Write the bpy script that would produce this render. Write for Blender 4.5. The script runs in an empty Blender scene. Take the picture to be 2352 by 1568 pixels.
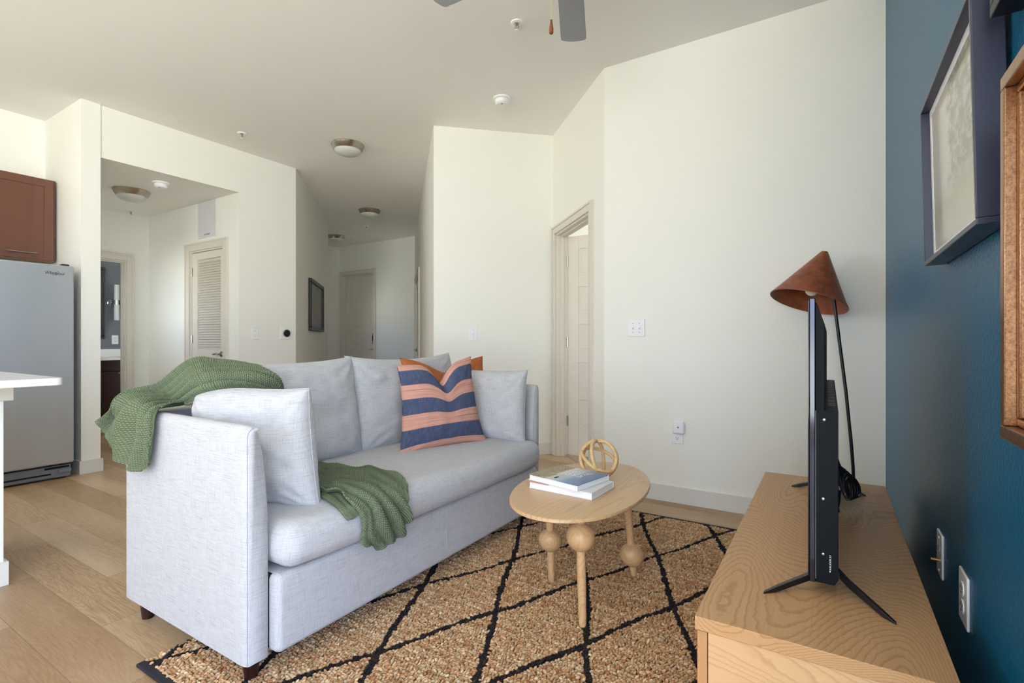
import bpy, bmesh, math, random
import numpy as np
from mathutils import Vector, Matrix, noise
random.seed(7)
rng = np.random.default_rng(11)
PI = math.pi
SC = bpy.context.scene
COL = SC.collection

# ------------------------------------------------------------------ node helpers
class NT:
    def __init__(s, mat):
        s.t = mat.node_tree; s.n = s.t.nodes; s.l = s.t.links
    def new(s, typ, **kw):
        n = s.n.new(typ)
        for k, v in kw.items():
            if k.startswith('i_'):
                n.inputs[k[2:].replace('_', ' ')].default_value = v
            else:
                setattr(n, k, v)
        return n
    def set(s, sock, v):
        if hasattr(v, 'is_output') or isinstance(v, bpy.types.NodeSocket): s.l.new(v, sock)
        elif v is not None: sock.default_value = v
    def math(s, op, a, b=None, c=None, clamp=False):
        n = s.new('ShaderNodeMath', operation=op); n.use_clamp = clamp
        s.set(n.inputs[0], a)
        if b is not None: s.set(n.inputs[1], b)
        if c is not None: s.set(n.inputs[2], c)
        return n.outputs[0]
    def mix(s, f, a, b, mode='MIX'):
        n = s.new('ShaderNodeMix', data_type='RGBA', blend_type=mode)
        s.set(n.inputs[0], f)
        s.set(n.inputs[6], a if not isinstance(a, tuple) else (*a, 1)[:4])
        s.set(n.inputs[7], b if not isinstance(b, tuple) else (*b, 1)[:4])
        return n.outputs[2]
    def ramp(s, f, stops, interp='LINEAR'):
        n = s.new('ShaderNodeValToRGB'); r = n.color_ramp; r.interpolation = interp
        while len(r.elements) < len(stops): r.elements.new(0.5)
        for e, (p, c) in zip(r.elements, stops):
            e.position = p; e.color = (*c, 1) if isinstance(c, tuple) else (c, c, c, 1)
        s.set(n.inputs[0], f); return n.outputs[0]
    def coord(s, which='Object', scale=None, rot=None, loc=None):
        tc = s.new('ShaderNodeTexCoord'); o = tc.outputs[which]
        if scale or rot or loc:
            m = s.new('ShaderNodeMapping')
            if scale: m.inputs['Scale'].default_value = scale
            if rot: m.inputs['Rotation'].default_value = rot
            if loc: m.inputs['Location'].default_value = loc
            s.l.new(o, m.inputs[0]); o = m.outputs[0]
        return o
    def scale(s, v, sc):
        m = s.new('ShaderNodeMapping'); m.inputs['Scale'].default_value = sc
        s.l.new(v, m.inputs[0]); return m.outputs[0]
    def noise(s, v, scale=5, detail=3, rough=.5, dist=0, out='Fac'):
        n = s.new('ShaderNodeTexNoise'); n.inputs['Scale'].default_value = scale
        n.inputs['Detail'].default_value = detail; n.inputs['Roughness'].default_value = rough
        n.inputs['Distortion'].default_value = dist
        s.l.new(v, n.inputs['Vector']); return n.outputs[0 if out == 'Fac' else 1]
    def sep(s, v):
        n = s.new('ShaderNodeSeparateXYZ'); s.l.new(v, n.inputs[0]); return n.outputs
    def bump(s, h, strength=.3, dist=.01):
        b = s.new('ShaderNodeBump'); b.inputs['Strength'].default_value = strength
        b.inputs['Distance'].default_value = dist; s.l.new(h, b.inputs['Height']); return b.outputs[0]

def srgb(r, g, b):
    f = lambda c: (c/255/12.92) if c/255 <= .04045 else ((c/255+.055)/1.055)**2.4
    return (f(r), f(g), f(b))

def mat(name, color=(.8, .8, .8), rough=.5, metal=0., spec=.5, coat=0.):
    m = bpy.data.materials.new(name); m.use_nodes = True
    b = m.node_tree.nodes['Principled BSDF']
    b.inputs['Base Color'].default_value = (*color, 1); b.inputs['Roughness'].default_value = rough
    b.inputs['Metallic'].default_value = metal; b.inputs['Specular IOR Level'].default_value = spec
    if coat: b.inputs['Coat Weight'].default_value = coat; b.inputs['Coat Roughness'].default_value = .1
    t = NT(m); t.b = b
    return m, t

def noisy(name, color, rough=.5, metal=0., spec=.5, amt=.06, scale=6, bump=0., bscale=200, coat=0.):
    """plain material with a faint tone variation and optional fine bump"""
    m, t = mat(name, color, rough, metal, spec, coat)
    co = t.coord('Object'); n = t.noise(co, scale, 3)
    d = tuple(c*(1-amt) for c in color); l = tuple(min(1, c*(1+amt)) for c in color)
    t.l.new(t.mix(n, d, l), t.b.inputs['Base Color'])
    if bump:
        t.l.new(t.bump(t.noise(co, bscale, 2), bump, .002), t.b.inputs['Normal'])
    return m

M = {}
def wallmat(name, color, rough=.6, bump=.25, spec=.3):
    m, t = mat(name, color, rough, 0, spec)
    co = t.coord('Object')
    n = t.noise(co, 95, 3, .6); n2 = t.noise(co, 1.2, 2)
    t.l.new(t.mix(n2, tuple(c*.985 for c in color), color), t.b.inputs['Base Color'])
    t.l.new(t.bump(n, bump, .002), t.b.inputs['Normal'])
    return m
M['wall'] = wallmat('cream_wall_paint', srgb(240, 239, 232))
M['ceil'] = wallmat('ceiling_paint', srgb(243, 242, 238), .8, .15)
M['teal'] = wallmat('teal_wall_paint', srgb(16, 92, 128), .36, .9, .28)
M['bathwall'] = wallmat('bath_wall_paint', srgb(118, 122, 132))
M['trim'] = noisy('trim_paint', srgb(214, 210, 202), .45, amt=.01)
M['door'] = noisy('door_paint', srgb(220, 213, 201), .45, amt=.02)
M['base'] = noisy('baseboard_paint', srgb(222, 221, 215), .45, amt=.01)
M['white'] = noisy('white_plastic', srgb(240, 240, 242), .35, amt=.01)
M['chrome'] = noisy('chrome', srgb(190, 190, 188), .12, 1., amt=.02)
M['nickel'] = noisy('brushed_nickel', srgb(180, 172, 158), .25, 1., amt=.03)
M['blackm'] = noisy('black_metal', srgb(22, 21, 22), .38, .0, amt=.05)
M['tvback'] = noisy('tv_black_plastic', srgb(8, 12, 17), .5, 0., .15, amt=.05, bump=.2, bscale=900)
M['gloss'] = noisy('glossy_bezel', srgb(60, 60, 66), .08, .9, amt=.02)
M['screen'] = noisy('screen_glass', srgb(6, 6, 8), .06, 0., amt=.02)
M['dark'] = noisy('dark_void', srgb(12, 12, 14), .8, 0., amt=.05)
M['grey'] = noisy('grey_plastic', srgb(120, 124, 130), .5, 0., amt=.05)
M['ventgrey'] = noisy('vent_grey', srgb(70, 66, 62), .5, 0., amt=.05)
M['blade'] = noisy('fan_blade_grey', srgb(148, 152, 160), .5, 0., amt=.03)
M['glassdome'] = noisy('frosted_glass', srgb(205, 206, 200), .35, 0., amt=.02)
M['quartz'] = noisy('white_quartz', srgb(236, 236, 236), .2, 0., amt=.05, scale=40)
M['darkwood'] = noisy('espresso_wood', srgb(46, 24, 20), .35, 0., amt=.25, scale=12)
M['carpet'] = noisy('beige_carpet', srgb(190, 172, 152), .95, 0., amt=.25, scale=120, bump=.8, bscale=150)
M['brass'] = noisy('brass', srgb(196, 150, 80), .25, 1., amt=.05)
M['leg'] = noisy('walnut_leg', srgb(44, 20, 18), .25, 0., amt=.2, scale=30)
M['paper'] = noisy('book_pages', srgb(240, 240, 244), .6, 0., amt=.04, scale=300)
M['pullwood'] = noisy('pull_wood', srgb(120, 68, 34), .35, 0., amt=.4, scale=60)
M['cord'] = noisy('pull_cord', srgb(190, 165, 120), .6, 0., amt=.1)
M['bulb'] = noisy('bulb_glass', srgb(240, 236, 226), .2, 0., amt=.01)
M['sky_glass'] = noisy('light_glass', srgb(220, 220, 224), .3, 0., amt=.01)

# wood: contour-line grain. axis = long direction of the grain in object space
def wood(name, light, dark, axis='Y', plane='XY', freq=26., stretch=.22, contrast=.55, rough=.42, seed=0., fib=.35, base=3.2):
    m, t = mat(name, light, rough, 0, .4)
    sc = {'X': (stretch, 1, 1), 'Y': (1, stretch, 1), 'Z': (1, 1, stretch)}[axis]
    co = t.coord('Object', loc=(seed, seed*.7, seed*.3))
    v = t.scale(co, sc)
    h = t.noise(v, base, 1.6, .45, .25)
    w = t.noise(co, 40, 2); h = t.math('ADD', h, t.math('MULTIPLY', w, .006))
    ph = t.math('FRACT', t.math('MULTIPLY', h, freq))
    line = t.ramp(ph, [(0, 0.), (.62, .12), (.88, 1.), (1., .0)])
    fs = {'X': (6, 260, 260), 'Y': (260, 6, 260), 'Z': (260, 260, 6)}[axis]
    f = t.noise(t.scale(co, fs), 1, 3, .6)
    big = t.noise(v, 2.0, 2)
    mid = tuple(a*.6+b*.4 for a, b in zip(light, dark))
    c = t.mix(t.math('MULTIPLY', line, contrast), light, dark)
    c = t.mix(t.math('MULTIPLY', t.ramp(f, [(.4, 0.), (.75, 1.)]), fib), c, mid)
    c = t.mix(t.math('MULTIPLY', big, .3), c, mid)
    t.l.new(c, t.b.inputs['Base Color'])
    t.l.new(t.bump(f, .12, .001), t.b.inputs['Normal'])
    return m
M['console_top'] = wood('elm_console_top', srgb(200, 158, 112), srgb(134, 90, 52), 'Y', freq=130, stretch=.20, contrast=.6, seed=3.1, base=2.5, fib=.55)
M['console_side'] = wood('elm_console_side', srgb(214, 176, 132), srgb(170, 122, 80), 'X', freq=90, stretch=.22, contrast=.5, seed=1.7)
M['console_frame'] = wood('elm_console_frame', srgb(192, 146, 102), srgb(140, 96, 60), 'Z', freq=20, stretch=.1, contrast=.4, seed=5.)
M['table_wood'] = wood('ash_table_top', srgb(214, 180, 138), srgb(172, 128, 86), 'Y', freq=60, stretch=.14, contrast=.5, rough=.3, seed=9.2)
M['leg_wood'] = wood('ash_table_leg', srgb(220, 182, 134), srgb(176, 128, 82), 'Z', freq=34, stretch=.5, contrast=.5, rough=.32, seed=2.2, base=6)
M['cabwood'] = wood('stained_maple', srgb(112, 74, 60), srgb(86, 54, 44), 'Z', freq=5, stretch=.15, contrast=.25, rough=.35, seed=6)
M['cabunder'] = wood('cabinet_underside', srgb(190, 140, 95), srgb(150, 100, 60), 'Y', freq=8, stretch=.15, contrast=.3, seed=6)

# vinyl plank floor, planks along X
def floor_mat():
    m, t = mat('oak_vinyl_planks', (.5, .4, .3), .38, 0, .45)
    co = t.coord('Object'); x, y, z = t.sep(co)
    W, L = .182, 1.22
    yr = t.math('DIVIDE', t.math('ADD', y, .11), W); row = t.math('FLOOR', yr)
    off = t.math('MULTIPLY', t.math('FRACT', t.math('MULTIPLY', row, .3819)), L)
    xr = t.math('DIVIDE', t.math('ADD', x, off), L); colm = t.math('FLOOR', xr)
    fy = t.math('FRACT', yr); fx = t.math('FRACT', xr)
    def edge(f, w): return t.math('LESS_THAN', t.math('MINIMUM', f, t.math('SUBTRACT', 1., f)), w)
    seam = t.math('MAXIMUM', edge(fy, .006), edge(fx, .0012))
    cid = t.new('ShaderNodeCombineXYZ'); t.l.new(row, cid.inputs[0]); t.l.new(colm, cid.inputs[1])
    wn = t.new('ShaderNodeTexWhiteNoise', noise_dimensions='3D'); t.l.new(cid.outputs[0], wn.inputs[0])
    rnd = wn.outputs[0]
    add = t.new('ShaderNodeVectorMath', operation='MULTIPLY_ADD'); t.l.new(wn.outputs[1], add.inputs[0])
    add.inputs[1].default_value = (7, 7, 7); t.l.new(co, add.inputs[2])
    v = t.scale(add.outputs[0], (.22, 1.3, 1))
    h = t.noise(v, 3.4, 1.8, .5, .4)
    ph = t.math('FRACT', t.math('MULTIPLY', t.math('ADD', h, t.math('MULTIPLY', t.noise(add.outputs[0], 30, 3), .012)), 64))
    line = t.ramp(ph, [(0, 0.), (.6, .15), (.88, 1.), (1., 0.)])
    f = t.noise(t.scale(add.outputs[0], (9, 230, 1)), 1, 3, .65)
    base = t.mix(rnd, srgb(166, 134, 100), srgb(202, 172, 136))
    c = t.mix(t.math('MULTIPLY', line, .38), base, srgb(132, 100, 70))
    c = t.mix(t.math('MULTIPLY', t.ramp(f, [(.40, 0.), (.68, 1.)]), .75), c, srgb(142, 110, 78))
    big = t.noise(v, 1.8, 2)
    c = t.mix(t.math('MULTIPLY', t.ramp(big, [(.4, 0.), (.65, 1.)]), .5), c, srgb(220, 198, 166))
    c = t.mix(t.math('MULTIPLY', seam, .55), c, srgb(90, 66, 46))
    t.l.new(c, t.b.inputs['Base Color'])
    t.l.new(t.bump(f, .1, .001), t.b.inputs['Normal'])
    return m
M['floor'] = floor_mat()

# slubby linen upholstery using metre UVs
def linen(name, light, dark, k=1.):
    m, t = mat(name, light, .9, 0, .15)
    t.b.inputs['Sheen Weight'].default_value = .15
    uv = t.coord('UV')
    a = t.noise(t.scale(uv, (11, 420, 1)), 1, 3, .6)
    b = t.noise(t.scale(uv, (420, 14, 1)), 1, 3, .6)
    a2 = t.noise(t.scale(uv, (25, 620, 1)), 1, 2, .6)
    b2 = t.noise(t.scale(uv, (620, 25, 1)), 1, 2, .6)
    ra = t.ramp(a, [(.5, 0.), (.72, 1.)]); rb = t.ramp(b, [(.52, 0.), (.76, 1.)])
    rc = t.ramp(a2, [(.45, 0.), (.8, 1.)]); rd = t.ramp(b2, [(.45, 0.), (.8, 1.)])
    c = t.mix(t.math('MULTIPLY', ra, .52*k), light, dark)
    c = t.mix(t.math('MULTIPLY', rb, .42*k), c, dark)
    c = t.mix(t.math('MULTIPLY', rc, .38*k), c, dark)
    c = t.mix(t.math('MULTIPLY', rd, .3*k), c, dark)
    t.l.new(c, t.b.inputs['Base Color'])
    # weave bump
    x, y, z = t.sep(uv)
    wx = t.math('SINE', t.math('MULTIPLY', x, 2*PI/.0034)); wy = t.math('SINE', t.math('MULTIPLY', y, 2*PI/.0034))
    h = t.math('ADD', t.math('MULTIPLY', wx, wy), t.math('MULTIPLY', t.math('ADD', a2, b2), 2.))
    t.l.new(t.bump(h, .22, .0012), t.b.inputs['Normal'])
    return m
M['linen'] = linen('grey_linen', srgb(197, 197, 200), srgb(116, 118, 126), .85)
M['seam'] = noisy('seam_thread', srgb(164, 166, 172), .8, amt=.1)

def knit_mat():
    m, t = mat('green_knit', srgb(108, 132, 82), .92, 0, .1)
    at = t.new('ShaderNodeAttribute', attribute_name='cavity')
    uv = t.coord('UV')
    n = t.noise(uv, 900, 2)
    c = t.mix(at.outputs['Fac'], srgb(62, 70, 48), srgb(134, 144, 118))  # gaps between stitches darkened, their shade put into the yarn colour
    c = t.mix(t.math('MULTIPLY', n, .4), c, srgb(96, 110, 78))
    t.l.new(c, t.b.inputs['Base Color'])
    t.l.new(t.bump(n, .4, .001), t.b.inputs['Normal'])
    return m
M['knit'] = knit_mat()

def stripe_mat():
    m, t = mat('striped_linen', (.1, .15, .3), .85, 0, .2)
    uv = t.coord('UV'); x, y, z = t.sep(uv)
    w = t.math('ADD', y, t.math('MULTIPLY', t.noise(uv, 9, 2), .008))
    p = t.math('FRACT', t.math('DIVIDE', t.math('ADD', w, .437), .162))
    isred = t.math('LESS_THAN', p, .48)
    fine = t.noise(t.scale(uv, (4, 300, 1)), 1, 2, .6)
    warp = t.noise(t.scale(uv, (500, 20, 1)), 1, 2, .6)
    weft = t.noise(t.scale(uv, (20, 500, 1)), 1, 2, .6)
    red = t.mix(t.ramp(fine, [(.35, 0.), (.65, 1.)]), srgb(198, 138, 120), srgb(220, 170, 150))
    red = t.mix(t.math('MULTIPLY', t.ramp(t.noise(t.scale(uv, (1.5, 170, 1)), 1, 1), [(.62, 0.), (.68, 1.)]), .75), red, srgb(92, 58, 70))
    blue = t.mix(t.ramp(t.math('MULTIPLY', warp, weft), [(.22, 0.), (.45, 1.)]), srgb(46, 66, 100), srgb(92, 110, 140))
    c = t.mix(isred, blue, red)
    c = t.mix(t.math('MULTIPLY', warp, .25), c, srgb(150, 130, 130))
    t.l.new(c, t.b.inputs['Base Color'])
    t.l.new(t.bump(t.math('ADD', warp, weft), .25, .001), t.b.inputs['Normal'])
    return m
M['stripe'] = stripe_mat()
def leather(name, a, b, rough=.5, scale=7):
    m, t = mat(name, a, rough, 0, .4)
    co = t.coord('Object'); n = t.noise(co, scale, 4, .6); n2 = t.noise(co, 380, 2)
    t.l.new(t.mix(t.ramp(n, [(.3, 0.), (.7, 1.)]), a, b), t.b.inputs['Base Color'])
    t.l.new(t.bump(n2, .15, .001), t.b.inputs['Normal'])
    return m
M['cognac'] = leather('cognac_suede', srgb(150, 78, 34), srgb(190, 108, 52), .6)
M['shade'] = leather('leather_shade', srgb(118, 60, 36), srgb(160, 88, 54), .42, 22)
def rattan():
    m, t = mat('rattan', srgb(222, 186, 132), .5, 0, .4)
    uv = t.coord('UV'); x, y, z = t.sep(uv)
    f = t.math('FRACT', t.math('MULTIPLY', x, 1/.0062))
    line = t.ramp(f, [(0, 1.), (.16, 0.), (.9, 0.), (1., 1.)])
    n = t.noise(t.coord('Object'), 60, 3)
    c = t.mix(n, srgb(206, 168, 112), srgb(236, 206, 156))
    c = t.mix(t.math('MULTIPLY', line, .65), c, srgb(140, 98, 56))
    t.l.new(c, t.b.inputs['Base Color'])
    t.l.new(t.bump(t.math('SUBTRACT', 1., line), .6, .002), t.b.inputs['Normal'])
    return m
M['rattan'] = rattan()
def steel():
    m, t = mat('brushed_steel', srgb(178, 184, 192), .3, .7, .5)
    co = t.coord('Object'); n = t.noise(t.scale(co, (400, 400, .6)), 1, 3, .6)
    t.l.new(t.ramp(n, [(.3, .34), (.7, .38)]), t.b.inputs['Roughness'])
    n2 = t.noise(t.scale(co, (3, 3, .5)), 1, 2)
    t.l.new(t.mix(n2, srgb(182, 188, 197), srgb(206, 212, 219)), t.b.inputs['Base Color'])
    return m
M['steel'] = steel()
def rugmat():
    m, t = mat('jute_loops', (.5, .4, .3), .8, 0, .25)
    at = t.new('ShaderNodeAttribute', attribute_name='yarn')
    n = t.noise(t.scale(t.coord('Object', rot=(0, 0, -.55)), (160, 1100, 1100)), 1, 2, .7)
    c = t.mix(t.math('MULTIPLY', n, .5), at.outputs['Color'], t.mix(.5, at.outputs['Color'], (.1, .06, .03)))
    t.l.new(c, t.b.inputs['Base Color'])
    t.l.new(t.bump(n, .9, .0015), t.b.inputs['Normal'])
    return m
M['jute'] = rugmat()
M['rugblack'] = noisy('black_binding', srgb(28, 30, 40), .85, amt=.4, scale=200, bump=.8, bscale=500)
M['rugback'] = noisy('jute_backing', srgb(96, 68, 44), .95, amt=.3, scale=120)
def bronze():
    m, t = mat('bronze_frame', srgb(168, 118, 78), .3, .85, .5)
    co = t.coord('Object'); n = t.noise(t.scale(co, (300, 900, 200)), 1, 4, .7); n2 = t.noise(co, 420, 4, .7)
    t.l.new(t.mix(t.ramp(t.math('MULTIPLY', t.math('ADD', n, n2), .5), [(.4, 0.), (.6, 1.)]), srgb(136, 96, 66), srgb(182, 140, 104)), t.b.inputs['Base Color'])
    return m
M['bronze'] = bronze()
M['frameblack'] = noisy('black_frame', srgb(58, 62, 82), .35, .0, amt=.1)
M['framedark'] = noisy('dark_frame', srgb(30, 28, 30), .4, .0, amt=.1)
M['matboard'] = noisy('mat_board', srgb(228, 226, 230), .7, amt=.01)

def picture(name, fn, rough=.12):
    m, t = mat(name, (.5, .5, .5), rough, 0, .5)
    uv = t.coord('Generated')
    t.l.new(fn(t, uv), t.b.inputs['Base Color']); return m
def pic_pale(t, g):     # pale landscape, hazy tree on the right; g.y along wall, g.z up
    x, y, z = t.sep(g)
    n = t.noise(g, 5, 4, .6); n2 = t.noise(g, 14, 4, .7)
    side = t.math('ADD', t.math('SUBTRACT', .62, y), t.math('MULTIPLY', t.math('SUBTRACT', n, .5), .5))
    up = t.math('SUBTRACT', z, .25)
    tree = t.math('MULTIPLY', t.ramp(side, [(0., 0.), (.08, 1.)]), t.ramp(up, [(0., 0.), (.15, 1.)]))
    tree = t.math('MULTIPLY', tree, t.ramp(n2, [(.35, .15), (.55, 1.)]))
    c = t.ramp(z, [(0., srgb(206, 202, 186)), (.25, srgb(190, 184, 156)), (.38, srgb(205, 202, 188)), (1., srgb(228, 222, 206))])
    return t.mix(t.math('MULTIPLY', tree, .75), c, srgb(138, 136, 112))
M['pic_pale'] = picture('pale_landscape_print', pic_pale)
def pic_still(t, g):
    x, y, z = t.sep(g)
    n = t.noise(g, 3, 4, .6); zz = t.math('ADD', z, t.math('MULTIPLY', t.math('SUBTRACT', n, .5), .12))
    c = t.ramp(zz, [(0., srgb(74, 70, 38)), (.18, srgb(96, 84, 50)), (.3, srgb(150, 104, 84)), (.38, srgb(226, 220, 210)), (.43, srgb(92, 84, 80)), (.5, srgb(128, 108, 96)), (.53, srgb(180, 184, 160)), (1., srgb(206, 208, 184))])
    return c
M['pic_still'] = picture('muted_painting', pic_still)
def pic_dark(t, g):
    x, y, z = t.sep(g)
    n = t.noise(g, 3, 5, .6, .5)
    c = t.ramp(t.math('ADD', z, t.math('MULTIPLY', t.math('SUBTRACT', n, .5), .5)), [(0., srgb(52, 40, 30)), (.35, srgb(86, 62, 36)), (.6, srgb(56, 58, 52)), (1., srgb(78, 88, 88))])
    n2 = t.noise(g, 2.2, 3)
    return t.mix(t.ramp(n2, [(.58, 0.), (.7, .6)]), c, srgb(132, 84, 44))
M['pic_dark'] = picture('dark_painting', pic_dark, .3)
def cover_coast(t, g):  # generated: x along book width, y along height
    x, y, z = t.sep(g)
    n = t.noise(g, 4, 4, .65, .4); n2 = t.noise(g, 9, 4, .7)
    d = t.math('ADD', x, t.math('MULTIPLY', t.math('SUBTRACT', n, .5), .22))
    land = t.ramp(n2, [(.3, srgb(92, 74, 54)), (.45, srgb(168, 138, 110)), (.55, srgb(112, 122, 66)), (.65, srgb(206, 188, 170)), (.75, srgb(188, 116, 112))])
    sea = t.ramp(t.math('ADD', x, t.math('MULTIPLY', t.noise(t.scale(g, (3, 14, 1)), 1, 3), .15)), [(.4, srgb(204, 202, 200)), (.62, srgb(184, 198, 212)), (.8, srgb(118, 152, 192)), (1., srgb(92, 130, 180))])
    return t.mix(t.ramp(d, [(.34, 0.), (.37, 1.)]), land, sea)
M['cover_coast'] = picture('coast_cover', cover_coast, .25)
def cover_white(t, g):
    x, y, z = t.sep(g)
    n = t.noise(g, 10, 4, .7)
    p = t.ramp(n, [(.35, srgb(60, 84, 74)), (.48, srgb(224, 152, 110)), (.58, srgb(196, 110, 120)), (.68, srgb(236, 226, 226))])
    return t.mix(t.ramp(x, [(.32, 0.), (.34, 1.)]), p, srgb(232, 232, 236))
M['cover_white'] = picture('white_cover', cover_white, .3)

# ------------------------------------------------------------------ mesh helpers
class MB:
    """collects geometry for ONE mesh object, in world coordinates"""
    def __init__(s): s.v = []; s.f = []; s.uv = {}
    def add(s, vs, fs):
        o = len(s.v); s.v += [tuple(p) for p in vs]; s.f += [tuple(i+o for i in f) for f in fs]; return s
    def box(s, x0, x1, y0, y1, z0, z1, T=None):
        vs = [(x, y, z) for z in (z0, z1) for y in (y0, y1) for x in (x0, x1)]
        if T is not None: vs = [T @ Vector(p) for p in vs]
        return s.add(vs, [(0, 2, 3, 1), (4, 5, 7, 6), (0, 1, 5, 4), (2, 6, 7, 3), (0, 4, 6, 2), (1, 3, 7, 5)])
    def prism(s, poly, z0, z1, T=None):
        """poly: 2D points CCW, extruded along z, T maps to world"""
        n = len(poly)
        vs = [(x, y, z0) for x, y in poly]+[(x, y, z1) for x, y in poly]
        if T is not None: vs = [T @ Vector(p) for p in vs]
        fs = [tuple(range(n-1, -1, -1)), tuple(range(n, 2*n))]+[(i, (i+1) % n, n+(i+1) % n, n+i) for i in range(n)]
        return s.add(vs, fs)
    def lathe(s, prof, seg=32, T=None, cap=True):
        vs = []; fs = []; n = len(prof)
        for r, z in prof:
            for k in range(seg):
                a = 2*PI*k/seg; vs.append((r*math.cos(a), r*math.sin(a), z))
        for i in range(n-1):
            for k in range(seg):
                k2 = (k+1) % seg
                fs.append((i*seg+k, i*seg+k2, (i+1)*seg+k2, (i+1)*seg+k))
        if cap: fs.append(tuple(range(seg-1, -1, -1))); fs.append(tuple((n-1)*seg+k for k in range(seg)))
        if T is not None: vs = [T @ Vector(p) for p in vs]
        return s.add(vs, fs)
    def tube(s, pts, r, seg=10, closed=False):
        pts = [Vector(p) for p in pts]; n = len(pts); vs = []; fs = []
        rr = r if isinstance(r, (list, tuple)) else [r]*n
        nrm = None
        for i, p in enumerate(pts):
            if closed: d = pts[(i+1) % n]-pts[i-1]
            else: d = pts[min(i+1, n-1)]-pts[max(i-1, 0)]
            d.normalize()
            if nrm is None:
                nrm = d.orthogonal().normalized()
            nrm = (nrm-d*nrm.dot(d)).normalized(); b = d.cross(nrm)
            for k in range(seg):
                a = 2*PI*k/seg; vs.append(p+(nrm*math.cos(a)+b*math.sin(a))*rr[i])
        for i in range(n if closed else n-1):
            for k in range(seg):
                k2 = (k+1) % seg; i2 = (i+1) % n
                fs.append((i*seg+k, i*seg+k2, i2*seg+k2, i2*seg+k))
        if not closed: fs.append(tuple(range(seg-1, -1, -1))); fs.append(tuple((n-1)*seg+k for k in range(seg)))
        return s.add(vs, fs)
    def rbox(s, x0, x1, y0, y1, z0, z1, r, n=8, fn=None, T=None):
        """rounded box with n cells per side plus rounded borders; fn deforms points"""
        hx, hy, hz = (x1-x0)/2, (y1-y0)/2, (z1-z0)/2; c = Vector(((x0+x1)/2, (y0+y1)/2, (z0+z1)/2))
        r = min(r, hx, hy, hz)
        def axis(h, m):
            k = 5; a = [-h+r*(1-math.cos(i/k*PI/4)/1.0)*0 for i in range(0)]
            out = [(-h+r)-r*math.tan(PI/4*(1-i/k)) for i in range(k)]
            L = 2*(h-r)
            mm = max(1, m)
            out += [-h+r+L*i/mm for i in range(mm+1)] if L > 1e-6 else [0.]
            out += [(h-r)+r*math.tan(PI/4*((i+1)/k)) for i in range(k)]
            return out
        if isinstance(n, int): n = (n, n, n)
        ax, ay, az = axis(hx, n[0]), axis(hy, n[1]), axis(hz, n[2])
        inn = Vector((hx-r, hy-r, hz-r)); idx = {}; vs = []; fs = []
        def pt(p):
            key = (round(p[0], 5), round(p[1], 5), round(p[2], 5))
            if key in idx: return idx[key]
            p = Vector(p); q = Vector(tuple(max(-inn[i], min(inn[i], p[i])) for i in range(3)))
            d = p-q
            if d.length > 1e-9: p = q+d.normalized()*r
            w = p.copy()
            if fn: w = Vector(fn(p, Vector((p.x/hx, p.y/hy, p.z/hz))))
            w = w+c
            if T is not None: w = T @ w
            idx[key] = len(vs); vs.append(w); return idx[key]
        def face(A, B, mk, flip):
            for i in range(len(A)-1):
                for j in range(len(B)-1):
                    q = [pt(mk(A[i], B[j])), pt(mk(A[i+1], B[j])), pt(mk(A[i+1], B[j+1])), pt(mk(A[i], B[j+1]))]
                    if len(set(q)) < 3: continue
                    fs.append(tuple(reversed(q)) if flip else tuple(q))
        face(ax, ay, lambda a, b: (a, b, hz), False); face(ax, ay, lambda a, b: (a, b, -hz), True)
        face(ax, az, lambda a, b: (a, -hy, b), False); face(ax, az, lambda a, b: (a, hy, b), True)
        face(ay, az, lambda a, b: (hx, a, b), False); face(ay, az, lambda a, b: (-hx, a, b), True)
        return s.add(vs, fs)

def boxuv(me):
    uv = me.uv_layers.new(name='UVMap')
    nv = len(me.vertices); co = np.empty(nv*3, np.float32); me.vertices.foreach_get('co', co); co = co.reshape(-1, 3)
    nl = len(me.loops); li = np.empty(nl, np.int32); me.loops.foreach_get('vertex_index', li)
    npoly = len(me.polygons); nr = np.empty(npoly*3, np.float32); me.polygons.foreach_get('normal', nr); nr = np.abs(nr.reshape(-1, 3))
    tot = np.empty(npoly, np.int32); me.polygons.foreach_get('loop_total', tot)
    dom = np.repeat(np.argmax(nr, axis=1), tot); p = co[li]
    u = np.where(dom == 0, p[:, 1], p[:, 0]); v = np.where(dom == 2, p[:, 1], p[:, 2])
    uv.data.foreach_set('uv', np.stack([u, v], 1).ravel().astype(np.float32))

def link(name, me, m, parent=None, smooth=True, bevel=0., ang=35):
    o = bpy.data.objects.new(name, me); COL.objects.link(o)
    if m is not None: me.materials.append(M[m] if isinstance(m, str) else m)
    if smooth:
        me.polygons.foreach_set('use_smooth', [True]*len(me.polygons))
        try: me.set_sharp_from_angle(angle=math.radians(ang))
        except Exception: pass
    if parent is not None: o.parent = parent
    if bevel:
        b = o.modifiers.new('bevel', 'BEVEL'); b.width = bevel; b.segments = 2; b.limit_method = 'ANGLE'; b.angle_limit = math.radians(40)
    return o

def obj(name, mb, m, parent=None, smooth=True, bevel=0., ang=35, local=False):
    me = bpy.data.meshes.new(name)
    vs = mb.v
    if parent is not None and not local:
        root = Vector((0, 0, 0)); q = parent
        while q is not None: root += q.location; q = q.parent
        vs = [(p[0]-root.x, p[1]-root.y, p[2]-root.z) for p in vs]
    me.from_pydata(vs, [], mb.f); me.validate(); me.update()
    boxuv(me)
    return link(name, me, m, parent, smooth, bevel, ang)

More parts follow.
